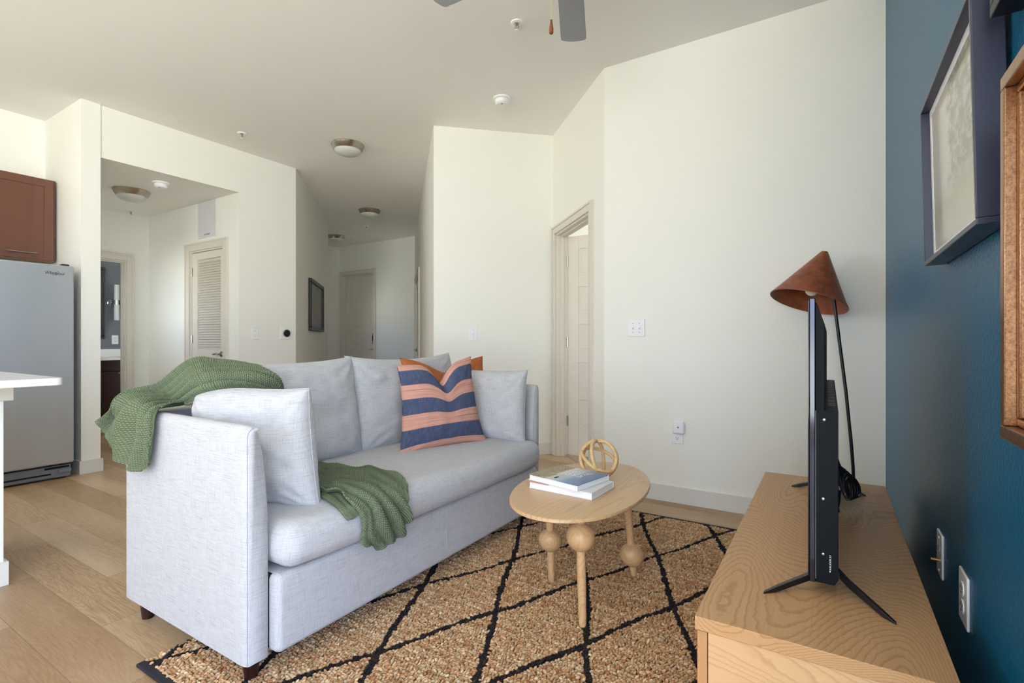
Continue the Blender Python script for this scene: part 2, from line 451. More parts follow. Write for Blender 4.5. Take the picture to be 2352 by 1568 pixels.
def meta(o, label=None, cat=None, group=None, kind=None):
    if label: o['label'] = label
    if cat: o['category'] = cat
    if group: o['group'] = group
    if kind: o['kind'] = kind
    return o
def thing(name, label, cat, loc=(0, 0, 0), rz=0., group=None):
    o = bpy.data.objects.new(name, None); COL.objects.link(o); o.location = loc; o.rotation_euler = (0, 0, rz)
    o.empty_display_size = .1
    return meta(o, label, cat, group)
def struct(name, mb, m, parent=None, **kw):
    o = obj(name, mb, m, parent, **kw)
    if parent is None: o['kind'] = 'structure'
    return o
def struct_root(name, loc):
    o = bpy.data.objects.new(name, None); COL.objects.link(o); o.location = loc; o['kind'] = 'structure'; return o
def text_mesh(name, body, size, T, m, parent, shear=0., ext=.0004):
    cu = bpy.data.curves.new(name, 'FONT'); cu.body = body; cu.size = size; cu.shear = shear; cu.extrude = ext
    cu.align_x = 'CENTER'; cu.align_y = 'CENTER'
    tmp = bpy.data.objects.new('tmp', cu); COL.objects.link(tmp)
    dg = bpy.context.evaluated_depsgraph_get(); dg.update()
    me = bpy.data.meshes.new_from_object(tmp.evaluated_get(dg)); bpy.data.objects.remove(tmp)
    me.name = name; me.transform(T); me.materials.clear()
    root = Vector((0, 0, 0)); q = parent
    while q is not None: root += q.location; q = q.parent
    me.transform(Matrix.Translation(-root))
    return link(name, me, m, parent, smooth=False)
def frame_from(origin, xdir, ydir):
    x = Vector(xdir).normalized(); y = Vector(ydir).normalized(); z = x.cross(y)
    return Matrix.Translation(origin) @ Matrix(((x.x, y.x, z.x, 0), (x.y, y.y, z.y, 0), (x.z, y.z, z.z, 0), (0, 0, 0, 1)))
def wallT(p, q):
    """local x along wall p->q, local y up, local z toward the viewer side (left of travel is behind)"""
    p = Vector((p[0], p[1], 0)); d = Vector((q[0]-p.x, q[1]-p.y, 0)).normalized()
    return frame_from(p, d, (0, 0, 1))
CH = 3.05

# ------------------------------------------------------------------ the room
def wall(name, p, q, m='wall', z0=0., z1=CH, t=.12, holes=()):
    """wall whose visible face runs p->q with the visible side on local +z; holes = (s0,s1,z0,z1) along it"""
    T = wallT(p, q); L = (Vector(q)-Vector(p)).length
    mb = MB(); s = 0
    for h in sorted(holes):
        if h[0] > s: mb.box(s, h[0], z0, z1, -t, 0, T)
        if h[2] > z0: mb.box(h[0], h[1], z0, h[2], -t, 0, T)
        if h[3] < z1: mb.box(h[0], h[1], h[3], z1, -t, 0, T)
        s = h[1]
    if s < L: mb.box(s, L, z0, z1, -t, 0, T)
    return struct(name, mb, m, smooth=False)
XB, YF = .263, 3.46
A0 = (-1.38, 3.46); A1 = (-2.25, 4.335); E1 = (-3.068, 3.552)
H1 = (-6.585, 7.09); H2 = (-8.70, 7.09)
K1 = (-5.165, 3.60); K2 = (-7.134, 5.577)
YW = -4.2
XR, YR = 2.6, .48
# floor and ceiling slabs
struct('floor', MB().box(-8.9, .4, YW-.1, 3.58, -.1, 0).box(.4, XR+.1, YW-.1, YR+.1, -.1, 0).box(-8.9, 2.5, 3.58, 7.4, -.1, 0), 'floor', smooth=False)
struct('floor_bedroom', MB().prism([(-2.19, 4.40), (-2.12, 4.345), (-1.38, 3.60), (2.4, 3.60), (2.4, 7.4), (-2.22, 7.4)], .0, .012), 'carpet', smooth=False)
struct('floor_bathroom', MB().box(-8.3, -7.25, 1.0, 3.6, 0, .006), 'trim', smooth=False)
struct('ceiling', MB().box(-8.9, XR+.1, YW-.1, 7.5, CH, CH+.1), 'ceil', smooth=False)
# living room walls (visible side = local +z means walking with the room on the right... order chosen per wall)
wall('wall_right', (XB, YF), (XB, YR), 'teal')
wall('wall_right_return', (XB, YR), (XR, YR))
wall('wall_right_window', (XR, YR), (XR, YW), holes=[(.6, 4.4, .12, 2.80)])
wall('wall_back', A0, (XB, YF))
L_d = math.hypot(A1[0]-A0[0], A1[1]-A0[1])
wall('wall_bedroom_door', A1, A0, holes=[(.093, .963, 0, 2.085)])
wall('wall_panel', E1, A1)
wall('wall_hall_right', H1, E1, holes=[(.55, 2.10, 0, 2.10)])
wall('wall_hall_end', H2, H1, holes=[(.10, 1.02, 0, 2.455)])
wall('wall_hall_far_left', (-8.70, 5.577), H2)
wall('wall_hall_inner', K2, (-8.70, 5.577), holes=[(.65, 1.10, 1.2, 1.75)])  # unseen opening, added to brighten the hall end
wall('wall_hall_left', K1, K2)
wall('wall_thermostat', (-5.165, 2.943), K1)
XA = -7.152
wall('wall_alcove_right', (XA, 2.943), (-5.285, 2.943), holes=[(1.003, 1.708, 0, 2.09)])
wall('wall_alcove_back', (XA, 1.765), (XA, 2.943), holes=[(.13, .94, 0, 2.045)])
wall('wall_kitchen_side', (-5.96, 1.635), (-5.15, 1.635), t=.13)
struct('wall_alcove_left', MB().box(XA, -6.95, 1.635, 1.765, 0, CH).box(-6.25, -5.96, 1.635, 1.765, 0, CH).box(-6.95, -6.25, 1.635, 1.765, 0, 1.1).box(-6.95, -6.25, 1.635, 1.765, 1.9, CH), 'wall', smooth=False)  # unseen opening in this wall, added to let daylight into the alcove
struct('wall_soffit', MB().box(-7.152, -5.165, 1.765, 2.943, 2.615, CH), 'wall', smooth=False)
wall('wall_kitchen_back', (-5.96, YW), (-5.96, 1.635), holes=[(.6, 3.0, .9, 2.7)])
# window wall behind the camera
WIN = [(.7, 3.4)]   # distance from x=XR leftwards
wall('wall_front', (XR, YW), (-5.96, YW), holes=[(a, b, .12, 2.75) for a, b in WIN])
for i, (a, b) in enumerate(WIN):
    x1, x0 = XR-a, XR-b
    r = struct_root('window_%d' % (i+1), ((x0+x1)/2, YW, .12))
    f = MB()
    for (u0, u1, v0, v1) in ((x0, x1, .12, .17), (x0, x1, 2.70, 2.75), (x0, x0+.05, .12, 2.75), (x1-.05, x1, .12, 2.75), ((x0+x1)/2-.03, (x0+x1)/2+.03, .12, 2.75), (x0, x1, 2.05, 2.10)):
        f.box(u0, u1, YW-.10, YW-.04, v0, v1)
    obj('window_frame', f, 'white', r, bevel=.004)
# bathroom shell
struct('wall_bath_back', MB().box(-8.32, -8.2, 1.0, 3.6, 0, CH), 'bathwall', smooth=False)
struct('wall_bath_right', MB().box(-8.2, -7.272, 3.48, 3.6, 0, CH), 'bathwall', smooth=False)
struct('wall_bath_left', MB().box(-8.2, -7.272, 1.0, 1.12, 0, CH), 'bathwall', smooth=False)
# bedroom shell
struct('wall_bedroom_right', MB().box(2.4, 2.5, 3.58, 7.4, 0, CH), 'wall', smooth=False)
struct('wall_bedroom_far', MB().box(-2.9, -1.9, 7.4, 7.5, 0, CH).box(1.6, 2.5, 7.4, 7.5, 0, CH).box(-1.9, -.9, 7.4, 7.5, 0, CH).box(1.1, 1.6, 7.4, 7.5, 0, CH).box(-.9, 1.1, 7.4, 7.5, 0, .9).box(-.9, 1.1, 7.4, 7.5, 2.2, CH), 'wall', smooth=False)
struct('wall_bedroom_left', MB().prism([(-2.36, 4.37), (-2.22, 4.41), (-2.22, 7.5), (-2.36, 7.5)], 0, CH), 'wall', smooth=False)
struct('wall_bedroom_front', MB().box(.38, 2.5, 3.46, 3.58, 0, CH), 'wall', smooth=False)

# baseboards
def baseboard(name, p, q, s0=0., s1=None, h=.105, t=.014):
    T = wallT(p, q); L = (Vector(q)-Vector(p)).length
    if s1 is None: s1 = L
    struct(name, MB().box(s0, s1, 0, h, 0, t, T), 'base', smooth=False)
baseboard('baseboard_back', A0, (XB, YF)); baseboard('baseboard_right', (XB, YF), (XB, YR))
baseboard('baseboard_panel', E1, A1); baseboard('baseboard_kitchen_side', (-5.96, 1.635), (-5.136, 1.635))
struct('baseboard_post', MB().box(-5.15, -5.136, 1.635, 1.779, 0, .105), 'base', smooth=False)
baseboard('baseboard_thermostat', (-5.165, 2.943), K1); baseboard('baseboard_hall_left', K1, K2)
baseboard('baseboard_door_left', A1, A0, 0, .018); baseboard('baseboard_door_right', A1, A0, 1.04, L_d)
baseboard('baseboard_alcove_right', (XA, 2.943), (-5.165, 2.943), 0, .905)
baseboard('baseboard_hall_end', H2, H1, 1.10, None)

# ------------------------------------------------------------------ doors
def casing(root, T, s0, s1, ztop, w=.07, t=.018, depth=.12):
    mb = MB(); a, b = s0-w, s1+w; zt = ztop+w
    mb.box(a, s0, 0, zt, 0, t, T).box(s1, b, 0, zt, 0, t, T).box(s0, s1, ztop, zt, 0, t, T)
    mb.box(a, a+.018, 0, zt, t, t+.008, T).box(b-.018, b, 0, zt, t, t+.008, T).box(a+.018, b-.018, zt-.018, zt, t, t+.008, T)
    obj('casing', mb, 'door', root, bevel=.003)
    j = MB()
    j.box(s0, s0+.016, 0, ztop, -depth, 0, T).box(s1-.016, s1, 0, ztop, -depth, 0, T).box(s0+.016, s1-.016, ztop-.016, ztop, -depth, 0, T)
    j.box(s0+.016, s0+.028, 0, ztop-.016, -.075, -.04, T).box(s1-.028, s1-.016, 0, ztop-.016, -.075, -.04, T).box(s0+.028, s1-.028, ztop-.028, ztop-.016, -.075, -.04, T)
    obj('jamb', j, 'door', root, bevel=.002)
def panels(T, w, ztop, rows, stile=.115, th=.035, z=0., back=True):
    """door leaf slab with horizontal recessed panels; front face at local z"""
    mb = MB(); mb.box(0, w, .012, ztop, z-th, z-.008, T)
    mb.box(0, stile, .012, ztop, z-.008, z, T).box(w-stile, w, .012, ztop, z-.008, z, T)
    zs = [.012]+[v for r in rows for v in r]+[ztop]
    for i in range(0, len(zs), 2): mb.box(stile, w-stile, zs[i], zs[i+1], z-.008, z, T)
    for a, b in rows:   # raised field
        mb.box(stile+.03, w-stile-.03, a+.03, b-.03, z-.008, z-.003, T)
    return mb
def lever(root, T, s, z, d, sign=-1, mname='chrome'):
    mb = MB(); X = T @ Matrix.Translation((s, z, d))
    mb.lathe([(.03, 0), (.032, .004), (.028, .012), (.012, .014), (.011, .045), (.0, .047)], 24, X, cap=False)
    p = [X @ Vector((0, 0, .042)), X @ Vector((sign*.03, .004, .046)), X @ Vector((sign*.08, .002, .044)), X @ Vector((sign*.115, -.004, .04))]
    mb.tube(p, [.010, .010, .008, .006], 10)
    return obj('handle', mb, mname, root)
def hinge(root, T, s, z, d):
    mb = MB().box(s-.016, s+.016, z-.045, z+.045, d, d+.003, T)
    mb.tube([T @ Vector((s, z-.047, d+.005)), T @ Vector((s, z+.047, d+.005))], .006, 8)
    return obj('hinge', mb, 'nickel', root)

# bedroom door (open)
T = wallT(A1, A0)
r = struct_root('door_1', (-1.815, 3.9, 0))
casing(r, T, .093, .963, 2.085)
hp = T @ Vector((.115, 0, -.115))
TL = frame_from((hp.x, hp.y, 0), (1, .0, 0), (0, 0, 1))
rows = [(.27, .53), (.615, .88), (.98, 1.235), (1.335, 1.585), (1.69, 1.94)]
leaf = obj('door_leaf', panels(TL, .84, 2.062, rows, stile=.105, z=0.), 'door', r, bevel=.003)
for z in (.33, 1.07, 1.83):
    obj('hinge', MB().box(-.02, .0, z-.045, z+.045, -.003, .002, TL).tube([TL @ Vector((-.006, z-.047, .004)), TL @ Vector((-.006, z+.047, .004))], .007, 8), 'nickel', r)
lever(r, TL, .775, .93, 0)
# entry door
T = wallT(H2, H1)
r = struct_root('door_2', (-8.14, 7.09, 0))
casing(r, T, .10, 1.02, 2.455)
rows = [(.30, .53), (.65, .88), (1.0, 1.24), (1.36, 1.60), (1.72, 1.96), (2.06, 2.30)]
obj('door_leaf', panels(T @ Matrix.Translation((.118, 0, 0)), .884, 2.435, rows, stile=.13, z=-.075), 'door', r, bevel=.003)
lever(r, T, .955, .915, -.075)
mb = MB().box(.925, .985, 1.03, 1.20, -.075, -.045, T).lathe([(.03, 0), (.03, .02), (.02, .028), (0, .028)], 20, T @ Matrix.Translation((.955, 1.225, -.075)), cap=False)
obj('door_lock', mb, 'blackm', r, bevel=.004)
obj('lock_trim', MB().box(.932, .978, 1.035, 1.09, -.046, -.04, T), 'chrome', r)
obj('peephole', MB().lathe([(.008, 0), (.008, .004), (0, .004)], 12, T @ Matrix.Translation((.56, 1.5, -.083))), 'dark', r)
for z in (.3, 1.25, 2.1): hinge(r, T, .118, z, -.078)
# alcove louver door
def louver(T, s0, s1, z0, z1, d, pitch=.0275):
    mb = MB(); z = z0
    while z < z1-.01:
        X = T @ Matrix.Translation((0, z+pitch*.5, d-.012)) @ Matrix.Rotation(math.radians(-38), 4, 'X')
        mb.box(s0, s1, -.017, .017, -.003, .003, X); z += pitch
    return mb
T = wallT((XA, 2.943), (-5.165, 2.943))
r = struct_root('door_3', (-5.8, 2.943, 0)); S0, S1 = 1.003, 1.708
casing(r, T, S0, S1, 2.09, w=.085)
a, b = S0+.018, S1-.018
mb = MB().box(a, a+.11, .012, 2.07, -.045, -.012, T).box(b-.075, b, .012, 2.07, -.045, -.012, T)
for z0, z1 in ((.012, .22), (.86, .99), (1.99, 2.07)): mb.box(a+.11, b-.075, z0, z1, -.045, -.012, T)
obj('door_leaf', mb, 'door', r, bevel=.003)
obj('louver_panel', louver(T, a+.105, b-.07, .99, 1.99, -.02), 'door', r)
obj('louver_panel', louver(T, a+.105, b-.07, .22, .86, -.02), 'door', r)
obj('louver_backing', MB().box(a+.1, b-.07, .2, 2.0, -.06, -.05, T), 'door', r)
lever(r, T, b-.045, .94, -.012)
for z in (.3, 1.1, 1.86): hinge(r, T, a-.002, z, -.012)
# bathroom doorway (casing only, door out of view)
T = wallT((XA, 1.765), (XA, 2.943))
r = struct_root('door_4', (XA, 2.3, 0)); casing(r, T, .13, .94, 2.045)
# hall louver door near the far end
T = wallT(H1, E1)
r = struct_root('door_5', (-5.6, 6.1, 0)); casing(r, T, .55, 2.10, 2.10)
for k, (a, b) in enumerate(((.568, 1.322), (1.328, 2.082))):
    mb = MB().box(a, a+.09, .012, 2.08, -.045, -.012, T).box(b-.09, b, .012, 2.08, -.045, -.012, T)
    for z0, z1 in ((.012, .2), (.9, 1.0), (1.98, 2.08)): mb.box(a+.09, b-.09, z0, z1, -.045, -.012, T)
    lf = obj('door_leaf', mb, 'door', r, bevel=.003)
    obj('louver_panel', louver(T, a+.085, b-.085, 1.0, 1.98, -.02), 'door', r)
    obj('louver_panel', louver(T, a+.085, b-.085, .2, .9, -.02), 'door', r)
obj('louver_backing', MB().box(.57, 2.08, .1, 2.07, -.06, -.05, T), 'door', r)
lever(r, T, .62, .93, -.012, 1)
for z in (.3, 1.1, 1.86): hinge(r, T, 2.088, z, -.012)

# ------------------------------------------------------------------ wall plates and ceiling devices
def plate(name, label, cat, T, s, z, w=.07, h=.114, toggles=1, outlet=False, group=None, kind=None):
    o = T @ Vector((s, z, 0))
    r = thing(name, label, cat, o, group=group)
    X = T @ Matrix.Translation((s, z, 0))
    obj('cover_plate', MB().box(-w/2, w/2, -h/2, h/2, 0, .006, X), 'white', r, bevel=.003)
    if outlet:
        for zz in (.02, -.02):
            f = MB().lathe([(.0165, .006), (.0165, .008), (0, .008)], 20, X @ Matrix.Translation((0, zz, 0)), cap=False)
            soc = obj('socket', f, 'white', r)
            f = MB().box(-.008, -.0055, zz, zz+.009, .008, .0086, X).box(.0055, .008, zz, zz+.008, .008, .0086, X)
            f.lathe([(.0028, .008), (.0028, .0086), (0, .0086)], 10, X @ Matrix.Translation((0, zz-.007, 0)), cap=False)
            obj('socket_slots', f, 'dark', soc)
    else:
        for k in range(toggles):
            dx = (k-(toggles-1)/2)*.046
            tg = MB().box(dx-.005, dx+.005, -.012, .012, .006, .008, X)
            X2 = X @ Matrix.Translation((dx, .002, .006)) @ Matrix.Rotation(.5, 4, 'X')
            tg.box(-.0035, .0035, -.004, .004, 0, .014, X2)
            obj('toggle', tg, 'white', r, bevel=.001)
            for sy in (.031, -.031): obj('screw', MB().lathe([(.003, .006), (.003, .0072), (0, .0072)], 10, X @ Matrix.Translation((dx, sy, 0)), cap=False), 'grey', r)
    return r
TF = wallT(A0, (XB, YF)); TE = wallT(E1, A1); TS = wallT((-5.165, 2.943), K1); TR = wallT((XB, YF), (XB, YW))
plate('light_switch', 'white double toggle switch plate on the cream wall right of the bedroom door', 'light switch', TF, -1.141+1.38, 1.17, .122, .12, 2)
plate('light_switch', 'small white single toggle switch above the sofa, on wall left of the bedroom door', 'light switch', TE, math.hypot(-2.81+3.068, 3.81-3.552), 1.149, .078, .12)
plate('light_switch', 'small white single toggle switch between louvered door and round thermostat', 'light switch', TS, 3.114-2.943, 1.16, .078, .124)
plate('wall_outlet', 'white outlet under the plugged-in square device on the cream wall', 'outlet', TF, -.861+1.38, .452, .078, .118, outlet=True)
plate('wall_outlet', 'white duplex outlet on teal wall, nearer the camera than the cable plate', 'outlet', TR, 3.46-1.523, .493, .085, .118, outlet=True)
r = thing('cable_plate', 'white plate with brass coaxial connector on the teal wall', 'wall plate', TR @ Vector((3.46-1.815, .49, 0)))
X = TR @ Matrix.Translation((3.46-1.815, .49, 0))
obj('cover_plate', MB().box(-.038, .038, -.06, .06, 0, .006, X), 'white', r, bevel=.003)
obj('coaxial_connector', MB().lathe([(.0055, .006), (.0055, .010), (.0042, .010), (.0042, .024), (0, .024)], 14, X @ Matrix.Translation((0, -.018, 0)), cap=False), 'brass', r)
for zz in (.045, -.045): obj('screw', MB().lathe([(.0035, .006), (.0035, .0075), (0, .0075)], 10, X @ Matrix.Translation((0, zz, 0)), cap=False), 'white', r)
obj('phone_jack', MB().box(-.007, .007, .008, .022, .006, .0085, X), 'grey', r)
# plugged in device
X = TF @ Matrix.Translation((-.848+1.38, .508, .006))
r = thing('plug_in_device', 'rounded square white device plugged into outlet on the cream wall', 'plug-in device', X @ Vector((0, 0, 0)))
obj('housing', MB().rbox(-.038, .038, -.044, .044, .003, .030, .013, 2, T=X), 'white', r)
obj('sensor', MB().lathe([(.006, .0295), (.006, .0312), (0, .0312)], 16, X, cap=False), 'grey', r)
# thermostat
X = TS @ Matrix.Translation((3.463-2.943, 1.168, 0))
r = thing('thermostat', 'round black-faced thermostat on white square plate', 'thermostat', X @ Vector((0, 0, 0)))
obj('backplate', MB().box(-.06, .06, -.07, .07, 0, .006, X), 'white', r, bevel=.003)
obj('dial_ring', MB().lathe([(.040, .006), (.042, .012), (.042, .026), (.039, .028), (.0, .028)], 40, X @ Matrix.Translation((.008, 0, 0)), cap=False), 'chrome', r)
obj('display', MB().lathe([(.038, .0282), (.037, .0305), (0, .0305)], 40, X @ Matrix.Translation((.008, 0, 0)), cap=False), 'screen', r)
# air panel above louver door
T = wallT((XA, 2.943), (-5.165, 2.943))
sx = 7.152-5.775
X = T @ Matrix.Translation((sx, 2.413, 0))
r = thing('access_panel', 'flat pale grey panel on wall above the alcove louvered door', 'wall panel', X @ Vector((0, 0, 0)))
m_, t_ = mat('panel_grey', srgb(214, 214, 216), .5)
M['panel'] = noisy('panel_grey', srgb(216, 216, 218), .5, amt=.01)
obj('panel_cover', MB().box(-.185, .185, -.197, .197, 0, .010, X), 'panel', r, bevel=.003)
mb = MB(); k = -.055
for w in (.010, .012, .0, .012, .008, .011, .009, .012):
    if w: mb.box(k, k+w, -.172, -.172+.018*(1 if w > .009 else .8), .010, .0106, X)
    k += .015
obj('printed_label', mb, 'grey', r)

# flush ceiling lights
def dome_light(proto, loc, label):
    if proto is None:
        r = thing('ceiling_light', label, 'ceiling light', loc, group='flush mount ceiling lights')
        z = loc[2]
        X = Matrix.Translation(loc)
        obj('rim', MB().lathe([(.0, 0), (.158, 0), (.161, -.006), (.136, -.055), (.129, -.059), (.125, -.055)], 56, X, cap=False), 'nickel', r)
        obj('glass_dome', MB().lathe([(.129*math.cos(a*PI/2), -.053-.062*math.sin(a*PI/2)) for a in [k/10 for k in range(11)]], 56, X, cap=False), 'glassdome', r)
        return r
    c = proto.copy(); COL.objects.link(c); c.location = loc; c['label'] = label
    for ch in proto.children:
        d = ch.copy(); COL.objects.link(d); d.parent = c
    return c
dl = dome_light(None, (-4.095, 3.44, CH), 'nearest silver-rimmed frosted dome light on the main ceiling above the sofa')
dome_light(dl, (-5.86, 5.33, CH), 'silver-rimmed frosted dome light halfway down the hallway ceiling')
dome_light(dl, (-7.82, 6.30, CH), 'silver-rimmed dome light at hallway end, partly hidden by the wall corner')
dome_light(dl, (-6.04, 2.33, 2.615), 'silver-rimmed frosted dome light on the low alcove ceiling')
# smoke detectors
def smoke(proto, loc, label):
    if proto is None:
        r = thing('smoke_detector', label, 'smoke detector', loc, group='smoke detectors')
        X = Matrix.Translation(loc)
        obj('base_ring', MB().lathe([(0, 0), (.073, 0), (.072, -.012), (.062, -.016), (0, -.016)], 40, X, cap=False), 'white', r)
        obj('sensor_cap', MB().lathe([(.056, -.016), (.057, -.020), (.054, -.043), (.044, -.052), (0, -.054)], 40, X, cap=False), 'white', r)
        obj('indicator', MB().lathe([(.007, -.052), (.007, -.056), (0, -.056)], 12, X @ Matrix.Translation((.012, -.02, 0)), cap=False), 'grey', r)
        return r
    c = proto.copy(); COL.objects.link(c); c.location = loc; c['label'] = label
    for ch in proto.children:
        d = ch.copy(); COL.objects.link(d); d.parent = c
    return c
sm = smoke(None, (-2.255, 3.45, CH), 'round white smoke detector on main ceiling above the bedroom door corner')
smoke(sm, (-5.495, 2.365, 2.615), 'round white smoke detector on the low alcove ceiling')
def sprinkler(proto, loc, label):
    if proto is None:
        r = thing('fire_sprinkler', label, 'sprinkler', loc, group='ceiling sprinklers')
        X = Matrix.Translation(loc)
        obj('escutcheon', MB().lathe([(.0, -.001), (.040, 0), (.038, -.006), (.024, -.010), (.022, -.006), (0, -.006)], 32, X, cap=False), 'white', r)
        mb = MB().lathe([(.010, -.006), (.010, -.016), (.0, -.016)], 14, X, cap=False)
        for s in (-1, 1): mb.tube([X @ Vector((s*.009, 0, -.012)), X @ Vector((s*.013, 0, -.028)), X @ Vector((s*.004, 0, -.046))], .0025, 8)
        mb.tube([X @ Vector((0, 0, -.014)), X @ Vector((0, 0, -.046))], .002, 8)
        obj('sprinkler_frame', mb, 'nickel', r)
        obj('deflector', MB().lathe([(0, -.045), (.014, -.046), (.014, -.050), (0, -.051)], 20, X, cap=False), 'white', r)
        return r
    c = proto.copy(); COL.objects.link(c); c.location = loc; c['label'] = label
    for ch in proto.children:
        d = ch.copy(); COL.objects.link(d); d.parent = c
    return c
sp = sprinkler(None, (-1.64, 2.68, CH), 'white ceiling sprinkler head beside the fan blades')
sprinkler(sp, (-4.72, 2.72, CH), 'white sprinkler head on main ceiling above the alcove opening')
sprinkler(sp, (-6.72, 6.04, CH), 'tiny sprinkler head on the hallway ceiling behind the middle dome light')
sprinkler(sp, (-6.99, 2.69, 2.615), 'tiny sprinkler head on the low alcove ceiling near the back wall')

# ceiling fan
FC = Vector((-.90, 1.86, 0))
r = thing('ceiling_fan', 'ceiling fan with grey blades and wooden-ended pull chains', 'ceiling fan', (FC.x, FC.y, CH))
X = Matrix.Translation((FC.x, FC.y, 0))
obj('downrod', MB().lathe([(.0, CH), (.065, CH), (.06, CH-.04), (.012, CH-.05), (.012, 2.82), (.0, 2.82)], 24, X, cap=False), 'nickel', r)
obj('motor_housing', MB().lathe([(0, 2.84), (.05, 2.84), (.10, 2.81), (.105, 2.72), (.08, 2.68), (.05, 2.66), (.05, 2.60), (.03, 2.585), (0, 2.58)], 36, X, cap=False), 'nickel', r)
for k in range(5):
    ang = math.radians(113+72*k-3*(k == 1))
    R_ = X @ Matrix.Rotation(ang, 4, 'Z') @ Matrix.Translation((0, 0, 2.70)) @ Matrix.Rotation(math.radians(9), 4, 'X')
    po = []
    pts = [(.16, -.045), (.24, -.058), (.62, -.068)]
    po += pts
    for a in range(0, 9):   # rounded tip, skewed
        th = -PI/2+PI*a/8
        po.append((.675+.022*math.cos(th)+.012*math.sin(th), .068*math.sin(th)*(1 if abs(math.sin(th)) < 1 else 1)))
    po += [(.62, .068), (.24, .058), (.16, .045)]
    obj('blade', MB().prism(po, -.004, .004, R_), 'blade', r, bevel=.002, smooth=False)
    obj('blade_bracket', MB().prism([(.07, -.02), (.22, -.03), (.22, .03), (.07, .02)], .004, .010, R_), 'nickel', r, smooth=False)
for (cx, cy, zb) in ((-.978, 1.87, 2.35), (-.775, 1.83, 2.40)):
    mb = MB().tube([(cx*.5+FC.x*.5, cy*.5+FC.y*.5, 2.63), (cx, cy, 2.60), (cx, cy, zb+.06)], .0012, 6)
    c = obj('pull_chain', mb, 'cord', r)
    obj('pull_knob', MB().lathe([(0, .062), (.004, .06), (.0055, .045), (.0095, .018), (.0085, .004), (.004, 0), (0, 0)], 18, Matrix.Translation((cx, cy, zb)), cap=False), 'pullwood', c)

# ------------------------------------------------------------------ kitchen
r = thing('refrigerator', 'stainless steel refrigerator beside the kitchen wall end', 'refrigerator', (-5.5, 1.15, 0))
obj('cabinet_body', MB().box(-5.90, -5.17, .74, 1.56, .03, 1.655), 'grey', r, bevel=.006)
dr = obj('door', MB().rbox(-5.155, -5.085, .735, 1.572, .12, 1.672, .014, 2), 'steel', r)
obj('base_grille', MB().box(-5.20, -5.12, .74, 1.56, .012, .105).box(-5.12, -5.112, .74, 1.46, .018, .035).box(-5.12, -5.105, 1.48, 1.56, .05, .075), 'grey', r, bevel=.003)
obj('grille_slot', MB().box(-5.121, -5.1195, .76, 1.44, .04, .052).box(-5.121, -5.1195, 1.40, 1.55, .082, .098), 'dark', r)
obj('hinge_cover', MB().box(-5.16, -5.10, 1.50, 1.545, 1.672, 1.684), 'dark', r, bevel=.003)
T_ = frame_from((-5.0846, 1.449, 1.603), (0, 1, 0), (0, 0, 1))
text_mesh('logo', 'Whirlpool', .028, T_, 'dark', dr, .25)
swm = MB().tube([T_ @ Vector(p) for p in ((-.05, .012, .0), (-.03, .016, 0), (.0, .003, 0), (.022, .017, 0), (.03, .012, 0), (-.005, -.014, 0), (-.015, -.012, 0))], .0009, 6)
obj('logo_swirl', swm, 'dark', dr)

r = thing('wall_cabinet', 'brown stained shaker cabinet above the refrigerator', 'cabinet', (-5.8, 1.2, 1.76))
obj('cabinet_body', MB().box(-5.955, -5.672, .76, 1.625, 1.775, 2.46), 'cabwood', r, bevel=.002)
obj('underside', MB().box(-5.95, -5.68, .765, 1.62, 1.762, 1.775), 'cabunder', r)
for (a, b) in ((.77, 1.185), (1.19, 1.605)):
    mb = MB().box(-5.670, -5.656, a, b, 1.765, 2.45)
    w = .06
    mb.box(-5.656, -5.648, a, a+w, 1.765, 2.45).box(-5.656, -5.648, b-w, b, 1.765, 2.45).box(-5.656, -5.648, a+w, b-w, 1.765, 1.765+w).box(-5.656, -5.648, a+w, b-w, 2.45-w, 2.45)
    d = obj('door', mb, 'cabwood', r, bevel=.0015)
    c = (a+b)/2-.005
    h = MB().tube([(-5.620, c-.097, 1.812), (-5.620, c+.097, 1.812)], .005, 12)
    for s in (-.075, .075): h.tube([(-5.648, c+s, 1.812), (-5.620, c+s, 1.812)], .004, 8)
    obj('handle', h, 'chrome', d)

r = thing('kitchen_island', 'white kitchen half wall with pale countertop at the left edge', 'counter', (-3.6, -.1, 0))
obj('half_wall', MB().box(-3.25, -3.09, -1.2, .708, 0, .885), 'wall', r, bevel=.002)
obj('baseboard', MB().box(-3.264, -3.076, -1.2, .722, 0, .105), 'base', r, bevel=.002)
obj('trim_cap', MB().box(-3.27, -3.062, -1.2, .735, .815, .888), 'trim', r, bevel=.003)
obj('cabinet_body', MB().box(-3.85, -3.27, -1.2, .70, .10, .885), 'cabwood', r, bevel=.002)
def rrect(x0, x1, y0, y1, rr, n=6):
    out = []
    for cx, cy, a0 in ((x1-rr, y0+rr, -90), (x1-rr, y1-rr, 0), (x0+rr, y1-rr, 90), (x0+rr, y0+rr, 180)):
        for k in range(n+1):
            a = math.radians(a0+90*k/n); out.append((cx+rr*math.cos(a), cy+rr*math.sin(a)))
    return out
obj('countertop', MB().prism(rrect(-3.95, -2.775, -1.2, .825, .03), .890, .921), 'quartz', r, bevel=.004, smooth=False)

